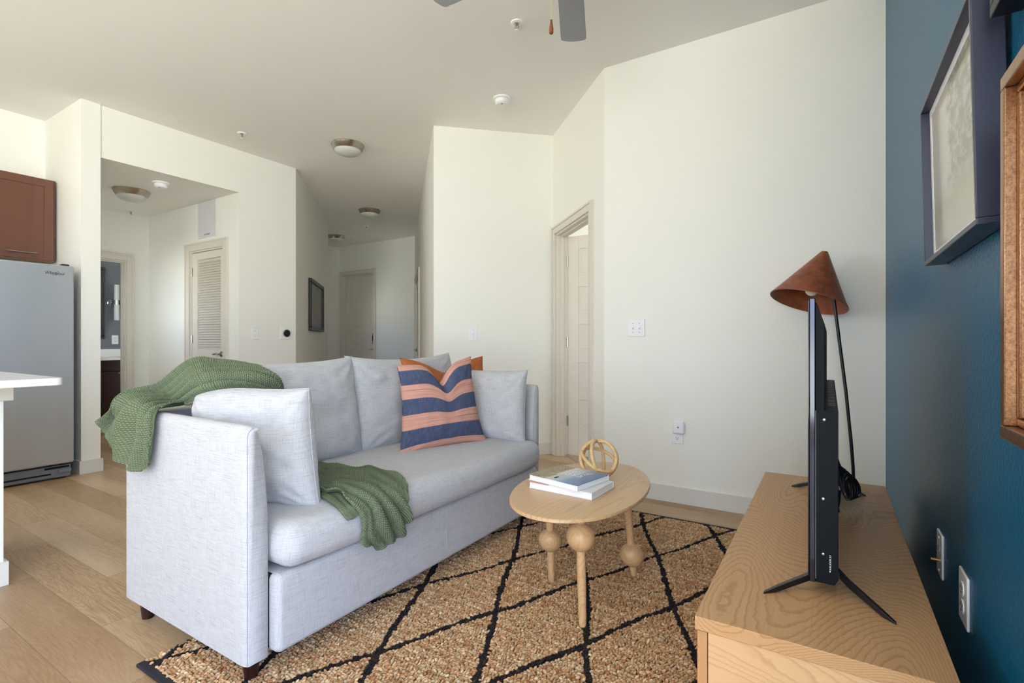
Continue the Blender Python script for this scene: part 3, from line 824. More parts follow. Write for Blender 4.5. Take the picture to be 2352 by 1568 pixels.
# bathroom items
r = thing('bathroom_vanity', 'dark brown bathroom vanity with white counter through the open doorway', 'vanity', (-7.9, 2.7, 0))
obj('cabinet_body', MB().box(-8.19, -7.68, 1.6, 3.46, .08, .84).box(-8.19, -7.74, 1.6, 3.46, .0, .08), 'darkwood', r)
d = obj('drawer', MB().box(-7.68, -7.664, 2.56, 3.02, .70, .83), 'darkwood', r, bevel=.002)
d = obj('door', MB().box(-7.68, -7.664, 2.56, 3.02, .12, .69).box(-7.664, -7.658, 2.56, 2.62, .12, .69).box(-7.664, -7.658, 2.96, 3.02, .12, .69).box(-7.664, -7.658, 2.62, 2.96, .12, .18).box(-7.664, -7.658, 2.62, 2.96, .63, .69), 'darkwood', r, bevel=.002)
obj('handle', MB().tube([(-7.63, 2.80, .675), (-7.63, 2.92, .675)], .005, 8), 'chrome', d)
obj('countertop', MB().box(-8.19, -7.65, 1.58, 3.47, .84, .872), 'quartz', r, bevel=.003)
obj('backsplash', MB().box(-8.195, -8.17, 1.58, 3.47, .872, .975), 'quartz', r, bevel=.003)
mi = thing('bathroom_mirror', 'black-framed mirror on the bathroom wall, mostly hidden by doorway', 'mirror', (-8.19, 2.4, 1.6))
mb = MB()
for (a, b, c, d_) in ((2.0, 2.845, 1.11, 1.15), (2.0, 2.845, 2.02, 2.06), (2.0, 2.04, 1.15, 2.02), (2.805, 2.845, 1.15, 2.02)): mb.box(-8.199, -8.165, a, b, c, d_)
obj('mirror_frame', mb, 'framedark', mi, bevel=.003)
M['mirror'] = noisy('mirror_glass', srgb(200, 205, 210), .03, 1., amt=.01)
obj('mirror_glass', MB().box(-8.195, -8.185, 2.04, 2.805, 1.15, 2.02), 'mirror', mi)
r = thing('wall_sconce', 'double tube glass sconce with chrome centre in the bathroom', 'wall light', (-8.19, 2.94, 1.59))
obj('backplate', MB().lathe([(0, 0), (.05, 0), (.05, .012), (.03, .02), (.012, .022), (.012, .08)], 24, frame_from((-8.199, 2.925, 1.595), (0, 1, 0), (0, 0, 1)), cap=False), 'chrome', r)
obj('band', MB().lathe([(.034, 1.565), (.034, 1.63)], 24, Matrix.Translation((-8.10, 2.955, 0))), 'chrome', r)
obj('glass_tube', MB().lathe([(0, 1.36), (.03, 1.36), (.03, 1.565)], 24, Matrix.Translation((-8.10, 2.955, 0)), cap=False), 'sky_glass', r)
obj('glass_tube', MB().lathe([(.03, 1.63), (.03, 1.835), (0, 1.835)], 24, Matrix.Translation((-8.10, 2.955, 0)), cap=False), 'sky_glass', r)
TBw = frame_from((-8.2, 0, 0), (0, 1, 0), (0, 0, 1))
plate('wall_outlet', 'white outlet above vanity backsplash in the bathroom', 'outlet', TBw, 2.97, 1.10, .075, .12, outlet=True)

# ------------------------------------------------------------------ hall picture
T = wallT(K1, K2)
s0 = math.hypot(-5.767+5.165, 4.202-3.60); s1 = s0+1.19
r = thing('framed_picture', 'black framed dark landscape painting on the left hallway wall', 'picture', T @ Vector(((s0+s1)/2, 1.57, 0)))
mb = MB()
for (a, b, c, d_) in ((s0, s1, 1.22, 1.27), (s0, s1, 1.86, 1.91), (s0, s0+.05, 1.27, 1.86), (s1-.05, s1, 1.27, 1.86)): mb.box(a, b, c, d_, .002, .04, T)
obj('picture_frame', mb, 'framedark', r, bevel=.006)
obj('painting', MB().box(s0+.05, s1-.05, 1.27, 1.86, .002, .018, T), 'pic_dark', r)

# ------------------------------------------------------------------ pictures on the teal wall (facing -x)
def wall_picture(name, label, y0, y1, z0, z1, x_in, depth, fw, fm, pm, mat_w=0., lean=0., two=None):
    r = thing(name, label, 'picture', (XB, (y0+y1)/2, z0))
    xo = x_in
    TT = Matrix.Translation((XB, 0, z0)) @ Matrix.Rotation(-lean, 4, 'Y') @ Matrix.Translation((-XB, 0, -z0))
    mb = MB()
    for (a, b, c, d_) in ((y0, y1, z0, z0+fw), (y0, y1, z1-fw, z1), (y0, y0+fw, z0+fw, z1-fw), (y1-fw, y1, z0+fw, z1-fw)):
        mb.box(XB-depth-.001, XB-.001, a, b, c, d_, TT)
    obj('picture_frame', mb, fm, r, bevel=.002)
    xi = XB-depth+.018
    if two:
        mb = MB(); w = two[0]
        for (a, b, c, d_) in ((y0+fw, y1-fw, z0+fw, z0+fw+w), (y0+fw, y1-fw, z1-fw-w, z1-fw), (y0+fw, y0+fw+w, z0+fw+w, z1-fw-w), (y1-fw-w, y1-fw, z0+fw+w, z1-fw-w)):
            mb.box(xi-.006, xi+.004, a, b, c, d_, TT)
        obj('inner_fillet', mb, two[1], r, bevel=.003)
        fw += w
    if mat_w:
        mb = MB()
        for (a, b, c, d_) in ((y0+fw, y1-fw, z0+fw, z0+fw+mat_w), (y0+fw, y1-fw, z1-fw-mat_w, z1-fw), (y0+fw, y0+fw+mat_w, z0+fw+mat_w, z1-fw-mat_w), (y1-fw-mat_w, y1-fw, z0+fw+mat_w, z1-fw-mat_w)):
            mb.box(xi, xi+.003, a, b, c, d_, TT)
        obj('mat_board', mb, 'matboard', r); fw += mat_w
    obj('print', MB().box(xi+.001, xi+.006, y0+fw, y1-fw, z0+fw, z1-fw, TT), pm, r)
    return r
wall_picture('framed_picture', 'pale hazy tree landscape in deep charcoal frame on teal wall', 1.176, 1.752, 1.28, 1.70, 0, .045, .012, 'frameblack', 'pic_pale', .02, math.radians(1.3))
wall_picture('framed_picture', 'bronze framed painting cut off by the right edge of the teal wall', .52, 1.010, .935, 1.46, 0, .05, .020, 'bronze', 'pic_still', 0, 0, (.012, 'bronze'))
wall_picture('framed_picture', 'dark framed picture at the top right corner of the teal wall', .55, 1.118, 1.603, 2.05, 0, .04, .018, 'framedark', 'pic_pale', .03)

# ------------------------------------------------------------------ sofa
SY0, SY1 = .87, 2.694; SXB, SXF = -2.32, -1.49; SZ = .09
sofa = thing('sofa', 'light grey linen sleeper sofa with dark tapered legs', 'sofa', (-1.9, 1.78, 0))
def arm(y_out, sgn, nm='arm'):
    # front profile in (y,z); outer vertical, rounded top, inner flaring to the seat
    prof = [(0, SZ), (0, .79), (.004, .805), (.014, .815), (.030, .817), (.042, .808), (.050, .785), (.058, .74), (.068, .66), (.075, .57), (.078, .45), (.078, SZ)]
    n = len(prof); xs = [SXB+.0, SXB+.015]+[SXB+.03+(SXF-SXB-.06)*k/10 for k in range(11)]+[SXF-.012, SXF]
    vs = []; fs = []
    for i, x in enumerate(xs):
        e = 0.
        if i in (0, len(xs)-1): e = .010
        if i in (1, len(xs)-2): e = .002
        for (y, z) in prof:
            cy, cz = .039, .45
            yy = y+(e if y < cy else -e); zz = z-(e if z > .7 else 0)
            # the back corner of the arm is rounded down
            vs.append((x, y_out+sgn*yy, zz))
    for i in range(len(xs)-1):
        for k in range(n):
            k2 = (k+1) % n; q = (i*n+k, i*n+k2, (i+1)*n+k2, (i+1)*n+k)
            fs.append(q if sgn < 0 else tuple(reversed(q)))
    a, b = tuple(range(n)), tuple((len(xs)-1)*n+k for k in range(n))
    fs.append(a if sgn > 0 else tuple(reversed(a))); fs.append(tuple(reversed(b)) if sgn > 0 else b)
    o = obj(nm, MB().add(vs, fs), 'linen', sofa, ang=60)
    loop = [(SXF-.004, y_out+sgn*(y+(.006 if y < .03 else -.006)), z-(.006 if z > .7 else 0)) for y, z in prof]
    obj('seam', MB().tube(loop, .0011, 6), 'seam', o)
    return o
arm(SY0, 1); arm(SY1, -1)
obj('back_frame', MB().rbox(SXB, SXB+.11, SY0+.075, SY1-.075, SZ, .80, .03, (1, 12, 6)), 'linen', sofa)
obj('base', MB().box(SXB+.1, -1.50, SY0+.08, SY1-.08, SZ+.02, .34), 'dark', sofa)
def drawer_fn(p, u): return p
dr = obj('drawer_front', MB().rbox(-1.66, -1.455, .951, 2.613, SZ+.005, .343, .022, (4, 20, 4)), 'linen', sofa)
obj('seam', MB().tube([(-1.456, 1.775, SZ+.02), (-1.4535, 1.775, .2), (-1.456, 1.775, .322), (-1.475, 1.775, .342)], .0016, 6), 'seam', dr)
def seat_fn(p, u):
    q = p.copy(); ex = 1-abs(u.y)**6
    q.z += (.018*(1-abs(u.x)**2.5)*(1-u.y**4) if u.z > 0 else 0)
    q.x += .012*max(0, u.x)*ex-.012*max(0, u.x)*(1-ex)
    q.z += .006*noise.noise(Vector((p.x*3, p.y*3, 5)))+.003*noise.noise(Vector((p.x*9, p.y*9, 1)))
    return q
seat = obj('seat_cushion', MB().rbox(-2.20, -1.412, .955, 2.609, .350, .498, .062, (14, 40, 3), seat_fn), 'linen', sofa, ang=80)
LEGT = [(.0, SZ+.012), (.030, SZ+.012), (.030, SZ), (.024, .04), (.020, .001), (0, .001)]
for i, (x, y, z0) in enumerate(((-1.555, .925, .016), (-2.255, .925, .0), (-2.255, 2.64, .0), (-1.555, 2.64, .016))):
    prof = [(0, SZ+.03), (.030, SZ+.03), (.029, SZ), (.020, z0+.001), (0, z0+.001)]
    obj('leg', MB().lathe(prof, 24, Matrix.Translation((x, y, 0)), cap=False), 'leg', sofa)
# loose cushions belonging to the sofa set: separate things
def pillow_mesh(name, w, h, t, T, m, parent=None, pw=2.2, ed=.55, pull=.05, seed=0, wr=.004, nres=44, dent=None, flare=0., sag=0., piping=None, corner_r=.0, uvrot=False, edge_t=0., taper=0., droop=0.):
    N = nres; vs = []; fs = []; uvs = []
    def ptf(u, v, s):
        # outline: sides pulled in at the middle, pointed corners
        x = w/2*u*(1-pull*(1-v*v)+flare*abs(v)**4*abs(u)**4); y = h/2*v*(1-pull*(1-u*u)+flare*abs(v)**4*abs(u)**4)
        fu = max(0, 1-abs(u)**pw); fv = max(0, 1-abs(v)**pw)
        th = t/2*(fu**ed)*(fv**ed)
        et = edge_t*min(1, (1-abs(u))*12)*min(1, (1-abs(v))*12)
        th = max(th, et)
        env = (fu*fv)**.4
        wn = wr*(noise.noise(Vector((u*2.3+seed, v*2.3, s*2)))*1.6+noise.noise(Vector((u*5+seed, v*5, s*3))))*env
        # radial puckers from corners
        pk = 0
        for cu, cv in ((-1, -1), (1, -1), (-1, 1), (1, 1)):
            du, dv = u-cu, v-cv; d = math.hypot(du, dv); a = math.atan2(dv, du)
            pk += math.sin(a*13+seed*3+cu)*math.exp(-((d-.30)/.22)**2)
        z = s*(th+pk*wr*.9*env+wn)
        x *= 1-taper*(v+1)/2
        if droop: y -= droop*h*max(0, -u)**2.5*max(0, v)**2
        if sag: y -= sag*(1-u*u)*max(0, v)**2*h
        if dent:
            du = (u-dent[0])/dent[2]
            k = math.exp(-du*du)*max(0, (v+dent[4])/(1+dent[4]))**1.4
            y -= dent[1]*k; z += dent[3]*k*1.0
            x += -du*dent[1]*.25*k
        return (x, y, z)
    par = [math.sin((i/N-.5)*PI)*.5+(i/N-.5) for i in range(N+1)]
    par = [p/par[-1] for p in par]
    idx = {}
    for s in (1, -1):
        for i in range(N+1):
            for j in range(N+1):
                if s < 0 and edge_t == 0 and (i in (0, N) or j in (0, N)): idx[(s, i, j)] = idx[(1, i, j)]; continue
                if s < 0 and (i in (0, N) or j in (0, N)): idx[(s, i, j)] = idx[(1, i, j)]; continue
                idx[(s, i, j)] = len(vs); vs.append(T @ Vector(ptf(par[i], par[j], s))); uvs.append((par[i]*w/2, par[j]*h/2))
        for i in range(N):
            for j in range(N):
                q = (idx[(s, i, j)], idx[(s, i+1, j)], idx[(s, i+1, j+1)], idx[(s, i, j+1)])
                fs.append(q if s > 0 else tuple(reversed(q)))
    me = bpy.data.meshes.new(name)
    root = Vector((0, 0, 0)); q = parent
    while q is not None: root += q.location; q = q.parent
    me.from_pydata([p-root for p in vs], [], fs); me.update()
    uvl = me.uv_layers.new(name='UVMap')
    for l in me.loops: uvl.data[l.index].uv = uvs[l.vertex_index]
    o = link(name, me, m, parent, ang=180)
    if piping:
        pts = []
        for k in range(4*24):
            sd, f = divmod(k, 24); a = -1+2*f/24
            u, v = ((a, -1), (1, a), (-a, 1), (-1, -a))[sd]
            pts.append(T @ Vector(ptf(u, v, 1)))
        obj('piping', MB().tube(pts, piping[0], 6, closed=True), piping[1], o)
    return o
def cushion(name, label, cat, center, axis_u, axis_v, w, h, t, m, group=None, **kw):
    T = frame_from(center, axis_u, axis_v)
    r = thing(name, label, cat, center, group=group)
    pillow_mesh('cushion_cover', w, h, t, T, m, r, **kw)
    return r
G = 'loose grey linen cushions on the sofa'
# back cushions (lean back slightly)
def leaned(dir_y, lean): return Vector((-math.sin(lean), 0, math.cos(lean)))
cushion('back_cushion', 'large grey back cushion on the near half of sofa, under the green throw', 'cushion', (-2.125, 1.455, .733), (0, 1, 0), (-.16, 0, 1), .76, .52, .21, 'linen', G, pw=3.2, ed=.42, pull=.03, seed=1.3, wr=.009, flare=.03, sag=.02, droop=.12, piping=(.0013, 'linen'))
cushion('back_cushion', 'large grey back cushion on the far half of sofa, behind the patterned pillow', 'cushion', (-2.13, 2.235, .735), (.0, 1, 0), (-.16, .0, 1), .84, .52, .21, 'linen', G, pw=3.2, ed=.42, pull=.03, seed=4.7, wr=.009, flare=.035, sag=.03, piping=(.0013, 'linen'))
cushion('side_cushion', 'square grey cushion standing against the near sofa arm', 'cushion', (-1.78, 1.075, .70), (.95, .26, 0), (0, -.10, 1), .50, .42, .17, 'linen', G, pw=3.6, ed=.42, pull=.02, seed=2.2, wr=.007, flare=.02, edge_t=.03, droop=.10, piping=(.0013, 'linen'))
cushion('side_cushion', 'square grey cushion standing against the far sofa arm', 'cushion', (-1.72, 2.505, .695), (.97, .12, 0), (0, .06, 1), .46, .42, .15, 'linen', G, pw=3.6, ed=.5, pull=.03, seed=8.2, wr=.006, flare=.03, piping=(.0013, 'linen'))
cushion('throw_pillow', 'cognac brown suede pillow behind the striped one', 'pillow', (-1.905, 2.355, .742), (.22, .55, .0), (-.22, -.0, 1), .54, .48, .13, 'cognac', pw=2.4, ed=.6, pull=.07, seed=3.3, wr=.007, flare=.03, dent=(0, .07, .45, -.01, .6), piping=(.0018, 'cognac'))
cushion('throw_pillow', 'blue and coral striped pillow with pinched top on the sofa seat', 'pillow', (-1.80, 2.14, .735), (.17, .50, .015), (-.18, .045, 1), .53, .48, .15, 'stripe', pw=2.2, ed=.6, pull=.07, seed=6.1, wr=.006, flare=.05, nres=56, taper=.15, droop=.05, dent=(.08, .11, .30, -.02, .5), piping=(.0016, 'stripe'))

# ------------------------------------------------------------------ knitted throw (one continuous cloth)
TA = [
[[-2.43, 0.831, 0.761], [-2.4, 0.852, 0.697], [-2.355, 0.88, 0.646], [-2.199, 0.845, 0.617], [-2.088, 0.84, 0.611], [-2.044, 0.848, 0.646]],
[[-2.4, 0.866, 0.807], [-2.37, 0.889, 0.764], [-2.335, 0.86, 0.73], [-2.103, 0.842, 0.721], [-2.046, 0.842, 0.712], [-2.033, 0.85, 0.742]],
[[-2.36, 0.885, 0.845], [-2.325, 0.882, 0.840], [-2.20, 0.858, 0.838], [-2.10, 0.855, 0.832], [-2.05, 0.855, 0.824], [-2.045, 0.865, 0.822]],
[[-2.32, 0.991, 0.882], [-2.28, 0.994, 0.863], [-2.24, 0.995, 0.848], [-2.2, 0.996, 0.833], [-2.16, 0.999, 0.821], [-2.12, 1.0, 0.815]],
[[-2.27, 1.092, 0.985], [-2.2, 1.071, 0.958], [-2.12, 1.044, 0.931], [-2.06, 1.03, 0.909], [-2.03, 1.031, 0.888], [-2.0, 1.035, 0.88]],
[[-2.24, 1.183, 0.986], [-2.16, 1.155, 0.965], [-2.08, 1.13, 0.938], [-2.02, 1.118, 0.913], [-1.99, 1.127, 0.896], [-1.97, 1.142, 0.886]],
[[-2.18, 1.263, 0.973], [-2.09, 1.234, 0.954], [-2.03, 1.223, 0.924], [-1.99, 1.217, 0.904], [-1.97, 1.224, 0.881], [-1.96, 1.231, 0.861]],
[[-2.09, 1.289, 0.948], [-2.03, 1.275, 0.926], [-1.995, 1.269, 0.9], [-1.975, 1.266, 0.879], [-1.96, 1.264, 0.857], [-1.95, 1.257, 0.84]],
[[-1.985, 1.33, .80], [-1.975, 1.31, .79], [-1.965, 1.29, .78], [-1.955, 1.27, .77], [-1.945, 1.25, .765], [-1.935, 1.235, .76]],
[[-1.985, 1.39, .57], [-1.93, 1.35, .57], [-1.87, 1.31, .57], [-1.81, 1.27, .57], [-1.76, 1.245, .57], [-1.72, 1.22, .57]]]
TBB = [
[[-1.912, 1.46, 0.517], [-1.806, 1.379, 0.517], [-1.705, 1.302, 0.517], [-1.645, 1.255, 0.517], [-1.606, 1.226, 0.517], [-1.57, 1.198, 0.517]],
[[-1.845, 1.492, 0.517], [-1.748, 1.414, 0.517], [-1.657, 1.347, 0.517], [-1.585, 1.293, 0.517], [-1.542, 1.253, 0.517], [-1.504, 1.215, 0.517]],
[[-1.755, 1.512, 0.517], [-1.668, 1.432, 0.517], [-1.578, 1.353, 0.517], [-1.49, 1.273, 0.517], [-1.436, 1.22, 0.512], [-1.42, 1.195, 0.503]],
[[-1.74, 1.585, 0.517], [-1.606, 1.463, 0.517], [-1.479, 1.345, 0.517], [-1.415, 1.279, 0.499], [-1.397, 1.248, 0.477], [-1.39, 1.215, 0.46]],
[[-1.604, 1.546, 0.517], [-1.472, 1.419, 0.517], [-1.406, 1.349, 0.491], [-1.388, 1.314, 0.447], [-1.389, 1.269, 0.405], [-1.404, 1.233, 0.372]],
[[-1.493, 1.51, 0.517], [-1.413, 1.429, 0.497], [-1.388, 1.397, 0.448], [-1.395, 1.378, 0.387], [-1.413, 1.346, 0.339], [-1.413, 1.287, 0.34]],
[[-1.394, 1.465, 0.471], [-1.388, 1.448, 0.442], [-1.394, 1.455, 0.388], [-1.413, 1.429, 0.334], [-1.413, 1.372, 0.316], [-1.413, 1.32, 0.306]]]
TC = [
[[-1.7, 1.302, 0.511], [-1.65, 1.263, 0.511], [-1.602, 1.227, 0.511], [-1.556, 1.188, 0.511]],
[[-1.572, 1.272, 0.511], [-1.534, 1.231, 0.511], [-1.501, 1.192, 0.511], [-1.486, 1.167, 0.511]],
[[-1.433, 1.217, 0.504], [-1.425, 1.194, 0.499], [-1.421, 1.174, 0.497], [-1.424, 1.154, 0.499]],
[[-1.4, 1.236, 0.471], [-1.398, 1.214, 0.465], [-1.397, 1.194, 0.462], [-1.397, 1.17, 0.462]]]

def crom(P, tt):
    """Catmull-Rom along axis 0 of P at parameters tt (0..n-1)"""
    n = P.shape[0]; i = np.clip(np.floor(tt).astype(int), 0, n-2); f = (tt-i).reshape(-1, *([1]*(P.ndim-1)))
    p0 = np.where((i == 0).reshape(-1, *([1]*(P.ndim-1))), 2*P[0]-P[1], P[np.maximum(i-1, 0)])
    p3 = np.where((i == n-2).reshape(-1, *([1]*(P.ndim-1))), 2*P[-1]-P[-2], P[np.minimum(i+2, n-1)])
    p1, p2 = P[i], P[i+1]
    return .5*((2*p1)+(-p0+p2)*f+(2*p0-5*p1+4*p2-p3)*f*f+(-p0+3*p1-3*p2+p3)*f**3)
def knit_sheet(rows, step=.0015, fold_amp=.010, nfold=3.3, ribs0=.05, ribs1=.05, seed=0., cell=.0085, lift=0., width_scale=1.25):
    P = np.array(rows, float)
    if len(rows) > 12: P[4:8, -1, 2] -= .028; P[4:8, -2, 2] -= .010
    L = np.mean(np.linalg.norm(np.diff(P, axis=0), axis=2).sum(0)); Wd = np.percentile(np.linalg.norm(np.diff(P, axis=1), axis=2).sum(1), 78)
    nu = int(L/step)+1; nv = int(Wd*width_scale/step)+1
    # arc-length parameter along u
    seg = np.mean(np.linalg.norm(np.diff(P, axis=0), axis=2), axis=1); cum = np.concatenate([[0], np.cumsum(seg)])
    s = np.linspace(0, cum[-1], nu); tt = np.interp(s, cum, np.arange(len(cum)))
    Q = crom(P, tt)                       # nu x k x 3
    Q = crom(np.transpose(Q, (1, 0, 2)), np.linspace(0, P.shape[1]-1, nv)); Q = np.transpose(Q, (1, 0, 2))
    def normals(Q):
        du = np.gradient(Q, axis=0); dv = np.gradient(Q, axis=1); n = np.cross(du, dv)
        return n/np.maximum(np.linalg.norm(n, axis=2, keepdims=True), 1e-9)
    N_ = normals(Q)
    U = np.repeat(s[:, None], nv, 1); V = np.repeat(np.linspace(0, Wd*width_scale, nv)[None], nu, 0)
    v01 = V/V.max()
    ph = seed+1.3*np.sin(U*5.1+seed)+.5*np.sin(U*13)
    fold = fold_amp*(np.abs(np.sin(v01*nfold*PI+ph))**1.3)*(.55+.45*np.sin(U*7+v01*4+seed))
    fold *= 1+.45*np.clip((.85-U)/.1, 0, 1)*(L > 1)
    fold += .35*fold_amp*np.sin(v01*nfold*2.7*PI+ph*1.7)
    return Q, N_, U, V, fold, L, Wd*width_scale, nu, nv
def knit_relief(U, V, L, W, ribs0, ribs1, cell):
    cu, cv = .0064, .0092
    row = np.floor(U/cu)
    bump = (np.abs(np.sin(PI*U/cu))**.7)*(np.abs(np.sin(PI*(V/cv+.5*(row % 2)+.4*(U/cu-row-.5)*(1-2*(row % 2)))))**.55)
    moss = bump*2-1
    rib = (np.abs(np.sin(PI*V/.0095))**.8)*(.8+.2*np.abs(np.sin(PI*U/.006)))*2-1
    k = np.clip((U-(L-ribs1))/.012, 0, 1)
    if ribs0 > 0: k = np.maximum(k, np.clip((ribs0-U)/.012, 0, 1))
    return moss*(1-k)+rib*k
def build_sheet(mb_parts, rows, flip=False, **kw):
    Q, N_, U, V, fold, L, W, nu, nv = knit_sheet(rows, **{k: v for k, v in kw.items() if k not in ('ribs0', 'ribs1')})
    if flip: N_ = -N_
    rel = knit_relief(U, V, L, W, kw.get('ribs0', 0), kw.get('ribs1', 0), .0105)
    Q = Q+N_*(fold[..., None]+.004)
    dU = np.gradient(Q, axis=0); dV = np.gradient(Q, axis=1); n2 = np.cross(dU, dV)
    n2 /= np.maximum(np.linalg.norm(n2, axis=2, keepdims=True), 1e-9)
    if flip: n2 = -n2
    top = Q+n2*(.0050+rel*.0022)[..., None]; bot = Q-n2*.0018
    # rolled borders
    mb_parts.append((top, bot, U, V, rel, nu, nv, flip))
parts = []
build_sheet(parts, TA+TBB, flip=True, fold_amp=.022, nfold=4.3, ribs0=.0, ribs1=.06, seed=.4)
build_sheet(parts, TC, flip=True, fold_amp=.006, nfold=1.5, ribs0=.0, ribs1=.05, seed=1.4, width_scale=1.15)
def finish_knit(name, parts, parent):
    VS = []; FS = []; UVs = []; CAV = []; o = 0
    for (top, bot, U, V, rel, nu, nv, flip) in parts:
        n = nu*nv
        VS += [top.reshape(-1, 3), bot.reshape(-1, 3)]
        uv = np.stack([U.ravel(), V.ravel()], 1); UVs += [uv, uv]
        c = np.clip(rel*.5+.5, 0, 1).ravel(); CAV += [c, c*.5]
        idx = np.arange(n).reshape(nu, nv)
        a, b, c_, d = idx[:-1, :-1].ravel(), idx[1:, :-1].ravel(), idx[1:, 1:].ravel(), idx[:-1, 1:].ravel()
        f = np.stack([a, b, c_, d], 1); fb = np.stack([d, c_, b, a], 1)+n
        if flip: f = f[:, ::-1]; fb = fb[:, ::-1]
        def strip(line): 
            q = np.stack([line[:-1], line[:-1]+n, line[1:]+n, line[1:]], 1); return q
        st = [strip(idx[0, ::-1]), strip(idx[-1, :]), strip(idx[:, 0]), strip(idx[::-1, -1])]
        if flip: st = [s_[:, ::-1] for s_ in st]
        FS += [f+o, fb+o]+[s_+o for s_ in st]; o += 2*n
    VS = np.concatenate(VS); FS = np.concatenate(FS); UVs = np.concatenate(UVs); CAV = np.concatenate(CAV)
    me = fast_mesh(name, VS, FS, UVs)
    at = me.attributes.new('cavity', 'FLOAT', 'POINT'); at.data.foreach_set('value', CAV.astype(np.float32))
    return me
def fast_mesh(name, VS, FS, uv=None):
    me = bpy.data.meshes.new(name); k = FS.shape[1]
    me.vertices.add(len(VS)); me.vertices.foreach_set('co', VS.astype(np.float32).ravel())
    me.loops.add(FS.size); me.loops.foreach_set('vertex_index', FS.astype(np.int32).ravel())
    me.polygons.add(len(FS)); me.polygons.foreach_set('loop_start', np.arange(0, FS.size, k, dtype=np.int32))
    me.polygons.foreach_set('use_smooth', np.ones(len(FS), bool))
    me.update(calc_edges=True)
    if uv is not None:
        l = me.uv_layers.new(name='UVMap'); l.data.foreach_set('uv', uv[FS.ravel()].astype(np.float32).ravel())
    me.validate()
    return me
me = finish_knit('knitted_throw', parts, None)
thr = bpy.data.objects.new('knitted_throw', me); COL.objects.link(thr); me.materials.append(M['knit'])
meta(thr, 'green chunky knitted throw draped over sofa arm, back cushion and seat', 'throw')

# ------------------------------------------------------------------ jute rug
RX0, RX1, RY0, RY1 = -1.94, -.245, .765, 3.115
rug = thing('jute_rug', 'natural jute rug with black diamond lines under the coffee table', 'rug', ((RX0+RX1)/2, (RY0+RY1)/2, 0))
obj('backing', MB().box(RX0+.004, RX1-.004, RY0+.01, RY1-.01, .0005, .006), 'rugback', rug)
obj('binding', MB().rbox(RX0-.004, RX1+.004, RY0-.004, RY0+.026, .0, .011, .005, (60, 1, 1)), 'rugblack', rug)
obj('binding', MB().rbox(RX0-.004, RX1+.004, RY1-.018, RY1+.004, .0, .011, .005, (60, 1, 1)), 'rugblack', rug)
def ico():
    bm = bmesh.new(); bmesh.ops.create_icosphere(bm, subdivisions=2, radius=1.); v = np.array([p.co[:] for p in bm.verts]); f = np.array([[q.index for q in p.verts] for p in bm.faces]); bm.free(); return v, f
iv, iff = ico()
rowp, colp = .0108, .0118
ny = int((RY1-RY0-.04)/rowp); nx = int((RX1-RX0-.006)/colp)
YY, XX = np.meshgrid(RY0+.028+np.arange(ny)*rowp, RX0+.006+np.arange(nx)*colp, indexing='ij')
XX = XX+(np.arange(ny)[:, None] % 2)*colp*.5+rng.normal(0, .0016, XX.shape)
YY = YY+rng.normal(0, .0010, YY.shape)+.0022*np.sin(XX*9+YY*3)
cx, cy = XX.ravel(), YY.ravel(); nb = len(cx)
ax_, ay_ = .39, .845
def lined(x, y):
    p = (x+.727)/ax_; q = (y-1.665)/ay_
    wob = .02*np.sin(y*11+x*5)
    a = p+q+wob; b = p-q-wob
    # distance to nearest integer, converted to metres perpendicular to the line
    g = 1/math.sqrt(1/ax_**2+1/ay_**2)
    da = np.abs(a-np.round(a))*g; db = np.abs(b-np.round(b))*g
    return np.minimum(da, db)
black = lined(cx, cy) < .0122
rad = np.stack([rng.uniform(.0070, .0098, nb), rng.uniform(.0034, .0052, nb), rng.uniform(.0050, .0085, nb)], 1)
rad[black] *= (.95, .95, .72)
ang = rng.normal(.75, .38, nb); ca, sa = np.cos(ang), np.sin(ang)
v = iv[None]*rad[:, None, :]
vx = v[..., 0]*ca[:, None]-v[..., 1]*sa[:, None]; vy = v[..., 0]*sa[:, None]+v[..., 1]*ca[:, None]
tilt = rng.normal(.15, .42, nb)
vz = v[..., 2]+v[..., 0]*tilt[:, None]
cz = .008+rng.normal(0, .0010, nb)+.0012*np.sin(cy*2*PI/(rowp*4)); cz[black] -= .001
VS = np.stack([vx+cx[:, None], vy+cy[:, None], np.maximum(vz+cz[:, None], .002)], 2).reshape(-1, 3)
VS -= np.array([(RX0+RX1)/2, (RY0+RY1)/2, 0])
FS = (iff[None]+(np.arange(nb)*len(iv))[:, None, None]).reshape(-1, 3)
pal = np.array([srgb(232, 200, 158), srgb(216, 176, 130), srgb(244, 222, 186), srgb(206, 152, 106), srgb(226, 188, 144), srgb(196, 136, 92)])
wt = rng.random(nb)
